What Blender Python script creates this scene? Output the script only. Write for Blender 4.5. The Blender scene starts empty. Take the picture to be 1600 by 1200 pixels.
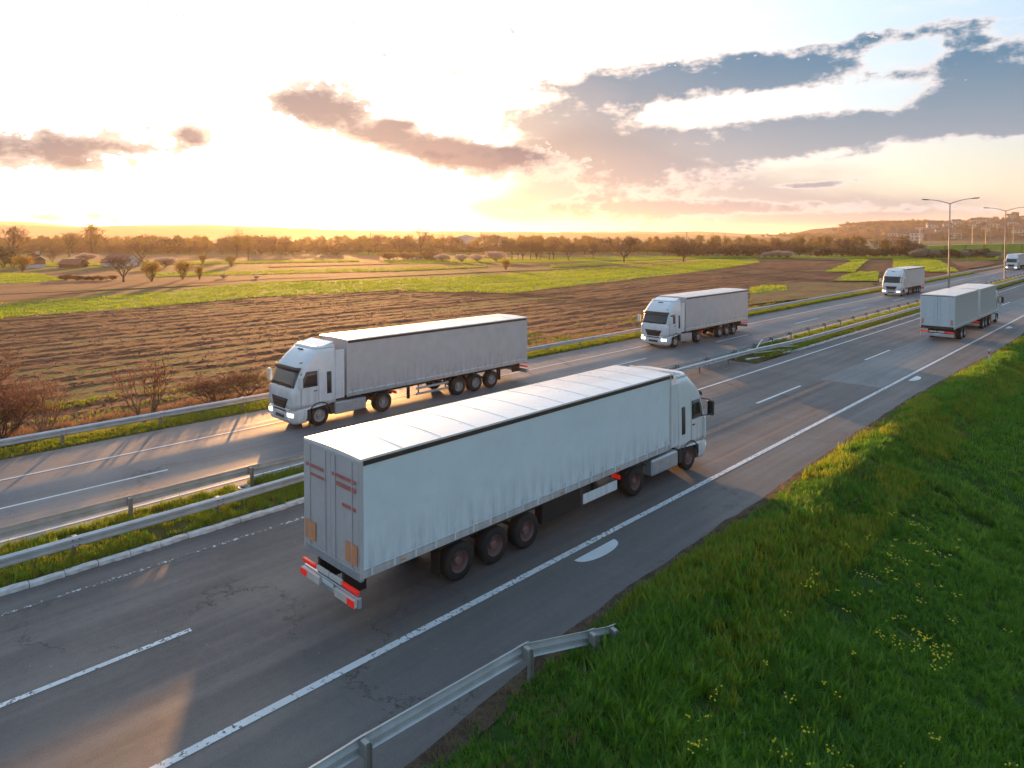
import bpy, bmesh, math, random
import numpy as np
from mathutils import Vector, Matrix
R = math.radians
random.seed(7); rng = np.random.default_rng(7)
scene = bpy.context.scene
COL = scene.collection

# ------------------------------------------------------------------ camera
CAM_H = 9.159; YAW = 0.76927; PITCH = 0.023414; FPX = 1077.77; PY = 390.82
cd = bpy.data.cameras.new('camera'); cam = bpy.data.objects.new('camera', cd); COL.objects.link(cam)
cd.sensor_width = 36.0; cd.lens = FPX / 1600 * 36.0
cd.shift_y = -(600 - PY) / 1600.0          # a shift lens: verticals stay vertical
cd.clip_start = 0.1; cd.clip_end = 30000
cam.location = (0, 0, CAM_H); cam.rotation_euler = (math.pi / 2 - PITCH, 0, YAW)
scene.camera = cam

SUN_EL = R(4.8); SUN_AZ = R(59.1)          # azimuth to the left of the road direction (+y)
SUN_DIR = Vector((-math.sin(SUN_AZ) * math.cos(SUN_EL), math.cos(SUN_AZ) * math.cos(SUN_EL), math.sin(SUN_EL)))

# ------------------------------------------------------------------ view
vs = scene.view_settings
vs.view_transform = 'Standard'; vs.look = 'None'; vs.gamma = 1.0; vs.exposure = 1.2; vs.use_curve_mapping = False
scene.cycles.volume_bounces = 0; scene.cycles.max_bounces = 6; scene.cycles.transparent_max_bounces = 8

# ------------------------------------------------------------------ node expression helper
class Ex:
    def __init__(s, nt, sock): s.nt = nt; s.s = sock
    def _m(s, op, *a, clamp=False):
        n = s.nt.nodes.new('ShaderNodeMath'); n.operation = op; n.use_clamp = clamp
        for i, v in enumerate((s,) + a):
            if isinstance(v, Ex): s.nt.links.new(v.s, n.inputs[i])
            else: n.inputs[i].default_value = v
        return Ex(s.nt, n.outputs[0])
    def __add__(s, o): return s._m('ADD', o)
    __radd__ = __add__
    def __sub__(s, o): return s._m('SUBTRACT', o)
    def __rsub__(s, o): return (s * -1.0) + o
    def __mul__(s, o): return s._m('MULTIPLY', o)
    __rmul__ = __mul__
    def __truediv__(s, o): return s._m('DIVIDE', o)
    def f(s, op, *a, **k): return s._m(op, *a, **k)
    def clamp(s): return s._m('ADD', 0.0, clamp=True)
    def smooth(s, a, b, lo=0.0, hi=1.0):
        n = s.nt.nodes.new('ShaderNodeMapRange'); n.interpolation_type = 'SMOOTHSTEP'
        s.nt.links.new(s.s, n.inputs[0])
        for i, v in zip((1, 2, 3, 4), (a, b, lo, hi)): n.inputs[i].default_value = v
        return Ex(s.nt, n.outputs[0])
def sep(nt, sock):
    n = nt.nodes.new('ShaderNodeSeparateXYZ'); nt.links.new(sock, n.inputs[0])
    return [Ex(nt, n.outputs[i]) for i in range(3)]
def comb(nt, x, y, z):
    n = nt.nodes.new('ShaderNodeCombineXYZ')
    for i, v in enumerate((x, y, z)):
        if isinstance(v, Ex): nt.links.new(v.s, n.inputs[i])
        else: n.inputs[i].default_value = v
    return n.outputs[0]
def noise(nt, vec, scale, detail=4, rough=0.5, dist=0.0):
    n = nt.nodes.new('ShaderNodeTexNoise'); n.inputs['Scale'].default_value = scale
    n.inputs['Detail'].default_value = detail; n.inputs['Roughness'].default_value = rough
    n.inputs['Distortion'].default_value = dist
    if vec is not None: nt.links.new(vec, n.inputs['Vector'])
    return Ex(nt, n.outputs['Fac'])
def mixc(nt, fac, a, b):
    n = nt.nodes.new('ShaderNodeMix'); n.data_type = 'RGBA'
    for i, v in ((0, fac), (6, a), (7, b)):
        if isinstance(v, Ex): nt.links.new(v.s, n.inputs[i])
        elif isinstance(v, (int, float)): n.inputs[i].default_value = v
        elif isinstance(v, tuple): n.inputs[i].default_value = (v + (1,))[:4]
        else: nt.links.new(v, n.inputs[i])
    return n.outputs[2]
def scalec(nt, col, k):
    n = nt.nodes.new('ShaderNodeVectorMath'); n.operation = 'SCALE'
    if isinstance(col, tuple): n.inputs[0].default_value = col[:3]
    else: nt.links.new(col, n.inputs[0])
    if isinstance(k, Ex): nt.links.new(k.s, n.inputs['Scale'])
    else: n.inputs['Scale'].default_value = k
    return n.outputs[0]
def addc(nt, a, b):
    n = nt.nodes.new('ShaderNodeVectorMath'); n.operation = 'ADD'
    nt.links.new(a, n.inputs[0]); nt.links.new(b, n.inputs[1]); return n.outputs[0]
def mulc(nt, a, b):
    n = nt.nodes.new('ShaderNodeVectorMath'); n.operation = 'MULTIPLY'
    nt.links.new(a, n.inputs[0])
    if isinstance(b, tuple): n.inputs[1].default_value = b
    else: nt.links.new(b, n.inputs[1])
    return n.outputs[0]

# ------------------------------------------------------------------ world: clear evening sky and clouds
def build_world():
    w = bpy.data.worlds.new('World'); scene.world = w; w.use_nodes = True
    nt = w.node_tree; nt.nodes.clear()
    out = nt.nodes.new('ShaderNodeOutputWorld'); bg = nt.nodes.new('ShaderNodeBackground')
    sky = nt.nodes.new('ShaderNodeTexSky'); sky.sky_type = 'NISHITA'; sky.sun_disc = False
    sky.sun_elevation = SUN_EL; sky.sun_rotation = -SUN_AZ; sky.dust_density = 1.4; sky.air_density = 1.2; sky.ozone_density = 1.6
    tc = nt.nodes.new('ShaderNodeTexCoord')
    dx, dy, dz = sep(nt, tc.outputs['Generated'])
    fx, fy = -math.sin(YAW), math.cos(YAW)
    A = (dx * fy - dy * fx).f('ARCTAN2', dx * fx + dy * fy)     # azimuth, measured from the middle of the view
    E_ = dz.f('ARCSINE')
    sd = dx * SUN_DIR.x + dy * SUN_DIR.y + dz * SUN_DIR.z
    ang = sd.f('MINIMUM', 1.0).f('ARCCOSINE')
    up = dz.f('MAXIMUM', 0.0)
    # clear sky: physical sky plus thin high veil, brightest round the sun
    base = scalec(nt, sky.outputs[0], 1.15)
    base = mulc(nt, base, (0.86, 1.0, 1.22))
    glow = (ang * -1.9).f('EXPONENT'); tight = (ang * -6.5).f('EXPONENT')
    base = addc(nt, base, scalec(nt, (2.3, 4.0, 5.8), up.smooth(0.0, 0.5, 0.35, 1.0)))
    base = addc(nt, base, scalec(nt, (11.0, 10.6, 10.2), glow))
    base = addc(nt, base, scalec(nt, (30.0, 17.0, 6.0), tight))
    # pale peach band low over the horizon
    low = (up * -9.0).f('EXPONENT')
    base = addc(nt, base, scalec(nt, (3.6, 2.1, 1.3), low))
    # orange light along the horizon where the sun stands
    azs = (A - math.atan((510 - 800) / FPX)).f('ABSOLUTE')
    base = addc(nt, base, scalec(nt, (16.0, 6.0, .6), (azs * -2.6).f('EXPONENT') * (up * -28.0).f('EXPONENT')))
    # clouds
    warm = (ang * -1.5).f('EXPONENT')
    v1 = comb(nt, A * 3.0, E_ * 8.5, 1.7)
    n1 = noise(nt, v1, 1.6, 8, 0.58, 0.35)
    n2 = noise(nt, comb(nt, A * 3.0 + 5.0, E_ * 11.0, 4.1), 3.1, 7, 0.6, 0.3)
    n4 = noise(nt, comb(nt, A * 20.0 + 1.0, E_ * 30.0, 6.0), 3.4, 5, 0.6, 0.15)
    n3 = noise(nt, comb(nt, A * 10.0 + 9.0, E_ * 16.0, 2.0), 2.6, 6, 0.62, 0.2)
    def px(x, y):
        a = math.atan((x - 800) / FPX); return a, math.atan((365.6 - y) / FPX * math.cos(a))
    def blob(x, y, rx, ry, tilt, wt):
        a0, e0 = px(x, y); k = math.cos(a0) ** 2
        c, s = math.cos(R(tilt)), math.sin(R(tilt))
        u = (A - a0) * c + (E_ - e0) * s; v = (E_ - e0) * c - (A - a0) * s
        u = u / (rx / FPX * k); v = v / (ry / FPX * math.sqrt(k))
        q = u * u + v * v
        return (q * -1.0).f('EXPONENT') * wt
    def total(L):
        t = blob(*L[0])
        for b in L[1:]: t = t + blob(*b)
        return t
    # small cumulus clouds, crisp edged
    cu = total([(495, 160, 72, 27, 0, 1.15), (60, 232, 185, 34, 3, 1.1), (300, 212, 32, 17, 0, 1.0), (640, 222, 165, 26, -13, 1.1),
                (625, 195, 24, 7, 0, .9), (790, 246, 130, 20, -4, 1.0), (60, 342, 120, 9, 0, .55), (190, 336, 50, 5, 0, .5)])
    cu_m = (cu + (n3 - 0.5) * 2.0 + (n4 - 0.5) * 1.3 + (n2 - 0.5) * 0.6).smooth(0.47, 0.55)
    cu_d = (cu + (n2 - 0.5) * 1.0 + (n3 - 0.5) * 1.6).smooth(0.45, 1.05)
    # the large bank on the right
    big = total([(930, 140, 110, 26, 4, .75), (1100, 118, 200, 30, 0, 1.05), (1260, 108, 120, 26, 2, .8), (1450, 48, 140, 20, 5, .85), (1520, 115, 110, 48, 0, 1.15),
                 (900, 195, 130, 36, 0, .95), (1010, 240, 200, 34, 0, .95), (1240, 208, 170, 28, 3, .85), (1440, 190, 170, 34, 3, .9), (1600, 180, 130, 44, 2, .9), (1180, 238, 120, 14, 3, .5),
                 (1250, 291, 80, 6, 0, .7), (1310, 284, 45, 5, 4, .6), (1180, 322, 240, 12, 0, .5), (980, 285, 190, 44, 0, .62), (960, 325, 160, 26, 0, .5), (1480, 328, 260, 9, 0, .5),
                 (1270, 160, 150, 13, 4, -.9), (1090, 176, 110, 14, 5, -.8), (1390, 85, 60, 14, 0, -.7)])
    rest = (A.f('ABSOLUTE')).smooth(0.72, 1.1) * (n1.smooth(0.42, 0.7) * 1.0) + E_.smooth(0.36, 0.6) * (n1.smooth(0.45, 0.7) * 0.9)
    cov = big + rest
    bm = (cov + (n1 - 0.5) * 1.9 + (n2 - 0.5) * 1.1 + (n3 - 0.5) * 0.9 + (n4 - 0.5) * 0.6).smooth(0.31, 0.60)
    bd = (cov + (n1 - 0.5) * 2.1 + (n2 - 0.5) * 1.3 + (n3 - 0.5) * 1.3 + (n4 - 0.5) * 0.7).smooth(0.40, 0.88)
    hiE = E_.smooth(0.06, 0.26)
    dark = mixc(nt, warm.smooth(0.40, 0.82), (0.15, 1.55, 2.9), (2.3, 2.7, 3.3))
    dark = mixc(nt, hiE, mixc(nt, warm.smooth(0.36, 0.74), (3.0, 3.5, 4.2), (5.4, 4.2, 3.4)), dark)
    lite = mixc(nt, warm.smooth(0.2, 0.8), (8.2, 7.7, 7.8), (10.5, 8.0, 6.2))
    ccol = mixc(nt, bd, lite, dark)
    # soft grey beige veil under the bank
    soft = total([(930, 250, 150, 60, 0, .75), (1080, 300, 260, 50, 0, .75), (1350, 330, 300, 26, 0, .55), (800, 330, 120, 30, 0, .5)]) + (n1 - 0.5) * 0.7
    soft_m = soft.smooth(0.12, 0.68) * 0.92
    softc = mixc(nt, warm.smooth(0.40, 0.78), (3.9, 4.2, 4.6), (5.0, 4.3, 4.0))
    # wisps of lit thin cloud above the bank
    wis = (noise(nt, comb(nt, A * 2.2 + 3.0, E_ * 9.0, 8.0), 2.3, 8, 0.62, 0.5)).smooth(0.52, 0.72) * E_.smooth(0.1, 0.2) * A.smooth(-0.05, 0.3)
    c = mixc(nt, wis * 0.8, base, (9.2, 8.9, 8.9))
    c = mixc(nt, soft_m, c, softc)
    c = mixc(nt, bm * 0.90, c, ccol)
    cuc = mixc(nt, cu_d, (7.0, 6.3, 5.8), (1.0, 1.5, 2.2))
    cuc = mixc(nt, (ang).smooth(0.12, 0.5), mixc(nt, cu_d, (7.4, 6.5, 5.8), (0.9, 1.4, 2.2)), cuc)
    c = mixc(nt, cu_m * 0.97, c, cuc)
    # below the horizon: dull ground colour
    c = mixc(nt, dz.smooth(-0.03, -0.005), (1.0, .9, .75), c)
    nt.links.new(c, bg.inputs[0]); bg.inputs[1].default_value = 0.05
    nt.links.new(bg.outputs[0], out.inputs[0])
build_world()

sl = bpy.data.lights.new('sun', 'SUN'); so = bpy.data.objects.new('sun', sl); COL.objects.link(so)
sl.energy = 5.0; sl.angle = R(0.9); sl.color = (1.0, 0.49, 0.17)
so.rotation_euler = SUN_DIR.to_track_quat('Z', 'Y').to_euler(); so.location = (-60, 40, 30)

# ------------------------------------------------------------------ object helpers
def tag(o, label=None, cat=None, group=None, kind=None):
    if label: o['label'] = label
    if cat: o['category'] = cat
    if group: o['group'] = group
    if kind: o['kind'] = kind
    return o
def empty(name, loc=(0, 0, 0), rz=0.0, parent=None):
    o = bpy.data.objects.new(name, None); COL.objects.link(o); o.location = loc; o.rotation_euler = (0, 0, rz)
    o.empty_display_size = 0.3
    if parent: o.parent = parent
    return o
def link(name, me, parent=None, mat=None, smooth=False, loc=None):
    o = bpy.data.objects.new(name, me); COL.objects.link(o)
    if mat is not None and not me.materials: me.materials.append(mat)
    if parent: o.parent = parent
    if smooth: me.polygons.foreach_set('use_smooth', [True] * len(me.polygons))
    if loc: o.location = loc
    return o
def mesh(name, vs_, fs, mat=None, smooth=False):
    me = bpy.data.meshes.new(name); me.from_pydata([tuple(map(float, v)) for v in vs_], [], [tuple(int(i) for i in f) for f in fs]); me.update()
    if mat: me.materials.append(mat)
    if smooth: me.polygons.foreach_set('use_smooth', [True] * len(me.polygons))
    return me
class MB:
    """collects simple solids into one mesh"""
    def __init__(s): s.v = []; s.f = []
    def add(s, vs_, fs):
        n = len(s.v); s.v += [tuple(v) for v in vs_]; s.f += [tuple(i + n for i in f) for f in fs]; return s
    def box(s, x0, x1, y0, y1, z0, z1):
        return s.add([(x0,y0,z0),(x1,y0,z0),(x1,y1,z0),(x0,y1,z0),(x0,y0,z1),(x1,y0,z1),(x1,y1,z1),(x0,y1,z1)],
                     [(0,3,2,1),(4,5,6,7),(0,1,5,4),(1,2,6,5),(2,3,7,6),(3,0,4,7)])
    def bbox(s, x0, x1, y0, y1, z0, z1, b=0.01):
        bm = bmesh.new(); bmesh.ops.create_cube(bm, size=1.0)
        for v in bm.verts: v.co = Vector(((x0+x1)/2 + v.co.x*(x1-x0), (y0+y1)/2 + v.co.y*(y1-y0), (z0+z1)/2 + v.co.z*(z1-z0)))
        bmesh.ops.bevel(bm, geom=bm.edges[:], offset=b, segments=1, affect='EDGES')
        bm.verts.index_update(); vs_ = [v.co.copy() for v in bm.verts]; fs = [[v.index for v in f.verts] for f in bm.faces]; bm.free()
        return s.add(vs_, fs)
    def tube(s, pts, r, n=6, cap=True):
        pts = [Vector(p) for p in pts]; rr = r if isinstance(r, (list, tuple)) else [r] * len(pts)
        base = len(s.v); up = Vector((0, 0, 1))
        for i, p in enumerate(pts):
            d = (pts[min(i+1, len(pts)-1)] - pts[max(i-1, 0)]).normalized()
            a = d.cross(up); a = a.normalized() if a.length > 1e-3 else Vector((1, 0, 0)); b = d.cross(a)
            for k in range(n):
                t = 2 * math.pi * k / n; s.v.append(tuple(p + (a * math.cos(t) + b * math.sin(t)) * rr[i]))
        for i in range(len(pts) - 1):
            for k in range(n):
                q = (k + 1) % n; s.f.append((base+i*n+k, base+i*n+q, base+(i+1)*n+q, base+(i+1)*n+k))
        if cap:
            s.f.append(tuple(base + k for k in range(n - 1, -1, -1))); s.f.append(tuple(base + (len(pts)-1)*n + k for k in range(n)))
        return s
    def lathe_x(s, prof, c, n=24):
        """profile (x, r) turned about an axis along x through c"""
        base = len(s.v)
        for (px_, r) in prof:
            for k in range(n):
                t = 2*math.pi*k/n; s.v.append((c[0]+px_, c[1]+r*math.cos(t), c[2]+r*math.sin(t)))
        for i in range(len(prof)-1):
            for k in range(n):
                q = (k+1) % n; s.f.append((base+i*n+k, base+i*n+q, base+(i+1)*n+q, base+(i+1)*n+k))
        return s
    def me(s, name, mat=None, smooth=False): return mesh(name, s.v, s.f, mat, smooth)
    def build(s, name, mat, parent=None, smooth=False, loc=None):
        m = s.me(name, mat, smooth); o = link(name, m, parent, None, False, loc); return o
KIDS = {}
def children(o): return [c for c in o.children]
def copy_tree(o, parent=None, kids=None):
    c = o.copy(); COL.objects.link(c); c.parent = parent
    for ch in (kids[o.name] if kids else children(o)):
        copy_tree(ch, c, kids)
    return c

# value noise in numpy
def vnoise(x, y, seed=0):
    xi = np.floor(x).astype(np.int64); yi = np.floor(y).astype(np.int64); xf = x - xi; yf = y - yi
    def h(a, b):
        n = (a * 374761393 + b * 668265263 + seed * 1442695041) & 0xffffffff
        n = ((n ^ (n >> 13)) * 1274126177) & 0xffffffff
        return ((n ^ (n >> 16)) & 0xffff) / 65535.0
    u = xf*xf*(3-2*xf); v = yf*yf*(3-2*yf)
    return (h(xi,yi)*(1-u)+h(xi+1,yi)*u)*(1-v) + (h(xi,yi+1)*(1-u)+h(xi+1,yi+1)*u)*v
def fbm(x, y, seed=0, oct=4):
    s = 0; a = 1; t = 0
    for i in range(oct): s = s + a*vnoise(x*2**i, y*2**i, seed+i*17); t += a; a *= .5
    return s / t

# ------------------------------------------------------------------ materials
def mat(name, col=(.5,.5,.5), rough=.6, metal=0.0, spec=.5, coat=0.0, var=0.0, vscale=4.0, bump=0.0, bscale=40.0, emit=None, estr=0.0, trans=None, dirt=0.0, grime=0.0):
    m = bpy.data.materials.new(name); m.use_nodes = True; nt = m.node_tree; b = nt.nodes['Principled BSDF']
    b.inputs['Base Color'].default_value = (*col, 1); b.inputs['Roughness'].default_value = rough
    b.inputs['Metallic'].default_value = metal; b.inputs['Specular IOR Level'].default_value = spec; b.inputs['Coat Weight'].default_value = coat
    tc = nt.nodes.new('ShaderNodeTexCoord'); vec = tc.outputs['Object']
    if var or dirt:
        n = noise(nt, vec, vscale, 5, .6)
        c = mixc(nt, n.smooth(.25, .75), tuple(x*(1-var) for x in col), tuple(min(1, x*(1+var)) for x in col))
        if dirt:
            n2 = noise(nt, vec, 2.2, 6, .7)
            c = mixc(nt, n2.smooth(.5, .8) * dirt, c, (.16, .13, .10))
        if grime:
            gx_, gy_, gz_ = sep(nt, vec); st = noise(nt, comb(nt, gx_*.5, gy_*3.0, gz_*.35), 1.6, 5, .65)
            c = mixc(nt, (gz_.smooth(2.6, 1.3) * st.smooth(.38, .72) * grime), c, (.20, .165, .14))
        nt.links.new(c, b.inputs['Base Color'])
        r2 = n.smooth(.2, .8, rough*.85, min(1, rough*1.15)); nt.links.new(r2.s, b.inputs['Roughness'])
    if bump:
        n = noise(nt, vec, bscale, 4, .6); bp = nt.nodes.new('ShaderNodeBump'); bp.inputs['Strength'].default_value = bump; bp.inputs['Distance'].default_value = .02
        nt.links.new(n.s, bp.inputs['Height']); nt.links.new(bp.outputs[0], b.inputs['Normal'])
    if emit: b.inputs['Emission Color'].default_value = (*emit, 1); b.inputs['Emission Strength'].default_value = estr
    return m
def leafmat(name, c1, c2, trans=.45, rough=.6, world_scale=.15, c3=None):
    """foliage: colour varies from clump to clump; light passes through the blades"""
    m = bpy.data.materials.new(name); m.use_nodes = True; nt = m.node_tree; nt.nodes.remove(nt.nodes['Principled BSDF'])
    out = nt.nodes['Material Output']
    oi = nt.nodes.new('ShaderNodeObjectInfo'); rnd = Ex(nt, oi.outputs['Random'])
    geo = nt.nodes.new('ShaderNodeNewGeometry'); n = noise(nt, geo.outputs['Position'], world_scale, 4, .6)
    f = (n.smooth(.35, .65) * .6 + rnd * .4)
    c = mixc(nt, f, c1, c2)
    if c3: c = mixc(nt, noise(nt, geo.outputs['Position'], world_scale * 3.1, 3, .6).smooth(.58, .72) * .8, c, c3)
    d = nt.nodes.new('ShaderNodeBsdfDiffuse'); t = nt.nodes.new('ShaderNodeBsdfTranslucent'); g = nt.nodes.new('ShaderNodeBsdfGlossy'); g.inputs['Roughness'].default_value = .5
    nt.links.new(c, d.inputs[0]); nt.links.new(scalec(nt, c, 1.25), t.inputs[0])
    mx = nt.nodes.new('ShaderNodeMixShader'); mx.inputs[0].default_value = trans
    nt.links.new(d.outputs[0], mx.inputs[1]); nt.links.new(t.outputs[0], mx.inputs[2])
    m2 = nt.nodes.new('ShaderNodeMixShader'); m2.inputs[0].default_value = .035
    nt.links.new(mx.outputs[0], m2.inputs[1]); nt.links.new(g.outputs[0], m2.inputs[2]); nt.links.new(m2.outputs[0], out.inputs[0])
    return m

def asphalt(name, lo, hi, near=True):
    m = bpy.data.materials.new(name); m.use_nodes = True; nt = m.node_tree; b = nt.nodes['Principled BSDF']
    geo = nt.nodes.new('ShaderNodeNewGeometry'); P = geo.outputs['Position']; x, y, z = sep(nt, P)
    big = noise(nt, P, .25, 5, .6); streak = noise(nt, comb(nt, x*2.2, y*.06, 0.0), 1.0, 5, .6); fine = noise(nt, P, 38.0, 3, .7); mid = noise(nt, P, 5.0, 4, .65)
    f = (big*.35 + streak*.45 + mid*.2).smooth(.32, .68)
    c = mixc(nt, f, lo, hi)
    c = mixc(nt, fine.smooth(.35, .7) * .35, c, tuple(v*1.7 for v in hi))
    c = mixc(nt, fine.smooth(.5, .25) * .3, c, tuple(v*.5 for v in lo))
    # pale stone chips and specks
    vo = nt.nodes.new('ShaderNodeTexVoronoi'); vo.inputs['Scale'].default_value = 3.0; nt.links.new(P, vo.inputs['Vector'])
    chip = Ex(nt, vo.outputs['Distance']).smooth(.055, .03)*(Ex(nt, sep(nt, vo.outputs['Color'])[0].s).smooth(.55, .6))
    c = mixc(nt, chip * .7, c, (.42, .42, .40))
    # cracks
    wv = nt.nodes.new('ShaderNodeTexVoronoi'); wv.feature = 'DISTANCE_TO_EDGE'; wv.inputs['Scale'].default_value = .33
    wn = nt.nodes.new('ShaderNodeTexNoise'); wn.inputs['Scale'].default_value = 1.1; wn.inputs['Detail'].default_value = 8; wn.inputs['Roughness'].default_value = .7; nt.links.new(P, wn.inputs['Vector'])
    wv_in = addc(nt, P, scalec(nt, wn.outputs['Color'], 2.6)); nt.links.new(wv_in, wv.inputs['Vector'])
    crack = Ex(nt, wv.outputs['Distance']).smooth(.011, .003) * noise(nt, P, .19, 3, .6).smooth(.50, .60)
    c = mixc(nt, crack * .85, c, (.012, .011, .010))
    hgt = fine * .6 - crack * 1.5
    if near:
        # slab joints that cross the lanes, tar lines and the rusty worn stripes of the slow lane
        yy = y - x * .12
        jt = (yy / 4.9).f('FRACT').f('SUBTRACT', .5).f('ABSOLUTE').smooth(.009, .004) * y.smooth(20.5, 22.0) * y.smooth(47.0, 45.0) * x.smooth(-12.8, -12.9)
        c = mixc(nt, jt * .55, c, (.03, .03, .032))
        st = (x + 15.45 + (n_ := noise(nt, P, .5, 3, .5)) * .10 ).f('ABSOLUTE')
        st1 = (st.smooth(.21, .15)) * y.smooth(21.0, 24.0) * y.smooth(44.4, 44.1)
        st2 = (x + 13.25 + n_ * .12).f('ABSOLUTE').smooth(.11, .06) * y.smooth(22.0, 27.0) * y.smooth(40.0, 36.0)
        dk = (x + 15.45).f('ABSOLUTE').smooth(.55, .40) * y.smooth(21.0, 25.0) * y.smooth(44.4, 44.1)
        c = mixc(nt, dk * .45, c, (.05, .05, .055))
        c = mixc(nt, st1 * .7 * (mid.smooth(.25, .6)), c, (.30, .17, .11)); c = mixc(nt, st2 * .5, c, (.25, .155, .11))
        wt = ((x + 13.4).f('ABSOLUTE').smooth(.55, .15) + (x + 15.2).f('ABSOLUTE').smooth(.6, .15) + (x + 17.6).f('ABSOLUTE').smooth(.5, .2) + (x + 19.3).f('ABSOLUTE').smooth(.5, .2)) * y.smooth(22.0, 8.0)
        c = mixc(nt, wt * .25, c, tuple(v*.7 for v in lo))
    else:
        wt = ((x + 29.0).f('ABSOLUTE').smooth(.55, .15) + (x + 30.7).f('ABSOLUTE').smooth(.55, .15))
        c = mixc(nt, wt * .3, c, (.12, .13, .15))
    nt.links.new(c, b.inputs['Base Color'])
    nt.links.new(f.smooth(0, 1, .74, .56).s, b.inputs['Roughness']); b.inputs['Specular IOR Level'].default_value = .45
    bp = nt.nodes.new('ShaderNodeBump'); bp.inputs['Strength'].default_value = .5; bp.inputs['Distance'].default_value = .01
    nt.links.new(hgt.s, bp.inputs['Height']); nt.links.new(bp.outputs[0], b.inputs['Normal'])
    return m
def paintmat(name, wear=.5, col=(.72,.74,.76)):
    m = bpy.data.materials.new(name); m.use_nodes = True; nt = m.node_tree; b = nt.nodes['Principled BSDF']
    geo = nt.nodes.new('ShaderNodeNewGeometry'); P = geo.outputs['Position']
    n = noise(nt, P, 8.0, 6, .75); n2 = noise(nt, P, .6, 3, .5)
    w = (n + (n2-.5)*.25).smooth(.62 - wear*.16, .66 - wear*.16)
    c = mixc(nt, w, mixc(nt, n2.smooth(.3,.7), tuple(v*.82 for v in col), col), (.10, .095, .09))
    nt.links.new(c, b.inputs['Base Color']); b.inputs['Roughness'].default_value = .6
    return m
def groundmat(name, cols, scale=.08, stretch=(1, 1), rough=.95, bump=.6, bsc=2.0, fine=.35):
    """cols: list of (threshold, colour) mixed by layered noise"""
    m = bpy.data.materials.new(name); m.use_nodes = True; nt = m.node_tree; b = nt.nodes['Principled BSDF']
    geo = nt.nodes.new('ShaderNodeNewGeometry'); P = geo.outputs['Position']; x, y, z = sep(nt, P)
    v = comb(nt, x*stretch[0], y*stretch[1], 0.0)
    n = noise(nt, v, scale, 7, .62); n2 = noise(nt, P, bsc, 5, .7)
    f = n * .7 + n2 * .3
    c = cols[0][1]
    for th, col in cols[1:]: c = mixc(nt, f.smooth(th-.05, th+.05), c, col)
    c = mixc(nt, noise(nt, P, bsc*2.3, 3, .7).smooth(.45, .7) * fine, c, (.02, .018, .012))
    if name == 'young_crop':
        tl = ((x + y*.06)/8.0).f('FRACT').f('SUBTRACT', .5).f('ABSOLUTE').smooth(.08, .05); c = mixc(nt, tl*.6, c, (.06,.085,.012))
    nt.links.new(c, b.inputs['Base Color']); b.inputs['Roughness'].default_value = rough; b.inputs['Specular IOR Level'].default_value = .15
    bp = nt.nodes.new('ShaderNodeBump'); bp.inputs['Strength'].default_value = bump; bp.inputs['Distance'].default_value = .12
    nt.links.new(n2.s, bp.inputs['Height']); nt.links.new(bp.outputs[0], b.inputs['Normal'])
    return m

M = {}
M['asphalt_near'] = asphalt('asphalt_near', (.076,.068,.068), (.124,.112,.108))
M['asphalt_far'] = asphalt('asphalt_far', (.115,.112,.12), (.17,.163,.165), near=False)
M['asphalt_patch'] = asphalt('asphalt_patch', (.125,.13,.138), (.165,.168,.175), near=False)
M['shoulder'] = asphalt('asphalt_shoulder', (.088,.08,.078), (.13,.12,.115), near=False)
M['paint'] = paintmat('road_paint', .5); M['paint_worn'] = paintmat('road_paint_worn', 1.25); M['paint_new'] = paintmat('road_paint_new', .05)
M['white'] = mat('white_truck_paint', (.78,.80,.82), .24, grime=.3, coat=.5, var=.03, dirt=.06)
M['white_roof'] = mat('white_roof_sheet', (.80,.80,.80), .30, coat=.3, var=.05, vscale=1.5)
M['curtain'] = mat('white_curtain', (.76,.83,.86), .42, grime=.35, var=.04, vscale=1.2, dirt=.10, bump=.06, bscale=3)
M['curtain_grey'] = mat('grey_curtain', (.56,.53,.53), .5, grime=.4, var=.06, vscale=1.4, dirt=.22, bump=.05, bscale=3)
M['box_blue'] = mat('blue_grey_box', (.50,.50,.535), .34, coat=.15, var=.05, dirt=.12)
M['box_rear'] = mat('pale_box_door', (.62,.69,.72), .35, var=.06, dirt=.12)
M['frame'] = mat('aluminium_frame', (.55,.57,.6), .35, metal=.6, var=.1)
M['rail_dark'] = mat('dark_roof_rail', (.05,.035,.03), .5)
M['chassis'] = mat('chassis_black', (.018,.017,.016), .6, var=.3)
M['plastic'] = mat('dark_plastic', (.035,.035,.038), .5)
M['tyre'] = mat('tyre_rubber', (.018,.017,.017), .8, bump=.3, bscale=60)
M['rim'] = mat('steel_rim', (.42,.40,.39), .45, metal=.5, dirt=.35)
M['rim_red'] = mat('red_brown_rim', (.22,.12,.11), .5, metal=.2, dirt=.35)
M['glass'] = mat('dark_glass', (.02,.03,.035), .05, spec=.8)
M['glass_amber'] = mat('side_glass', (.03,.03,.03), .04, spec=.9)
M['lamp_red'] = mat('red_lamp', (.62,.015,.01), .3, emit=(1,.03,.015), estr=.12)
M['lamp_orange'] = mat('orange_reflector', (.75,.24,.03), .35)
M['lamp_clear'] = mat('clear_lamp', (.9,.92,.95), .08, coat=1)
M['lamp_on'] = mat('lit_lamp', (.95,.95,.95), .2, emit=(1,.93,.8), estr=2.0)
M['orange'] = mat('orange_plate', (.72,.30,.14), .5, var=.08)
M['redp'] = mat('red_print', (.50,.16,.14), .5, var=.15)
M['palep'] = mat('pale_board', (.68,.60,.55), .5, var=.08)
M['mirror'] = mat('mirror_shell', (.72,.73,.74), .3, coat=.4)
M['steel'] = mat('galvanised_steel', (.56,.575,.59), .42, metal=.4, var=.12, vscale=1.5, dirt=.18)
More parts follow.
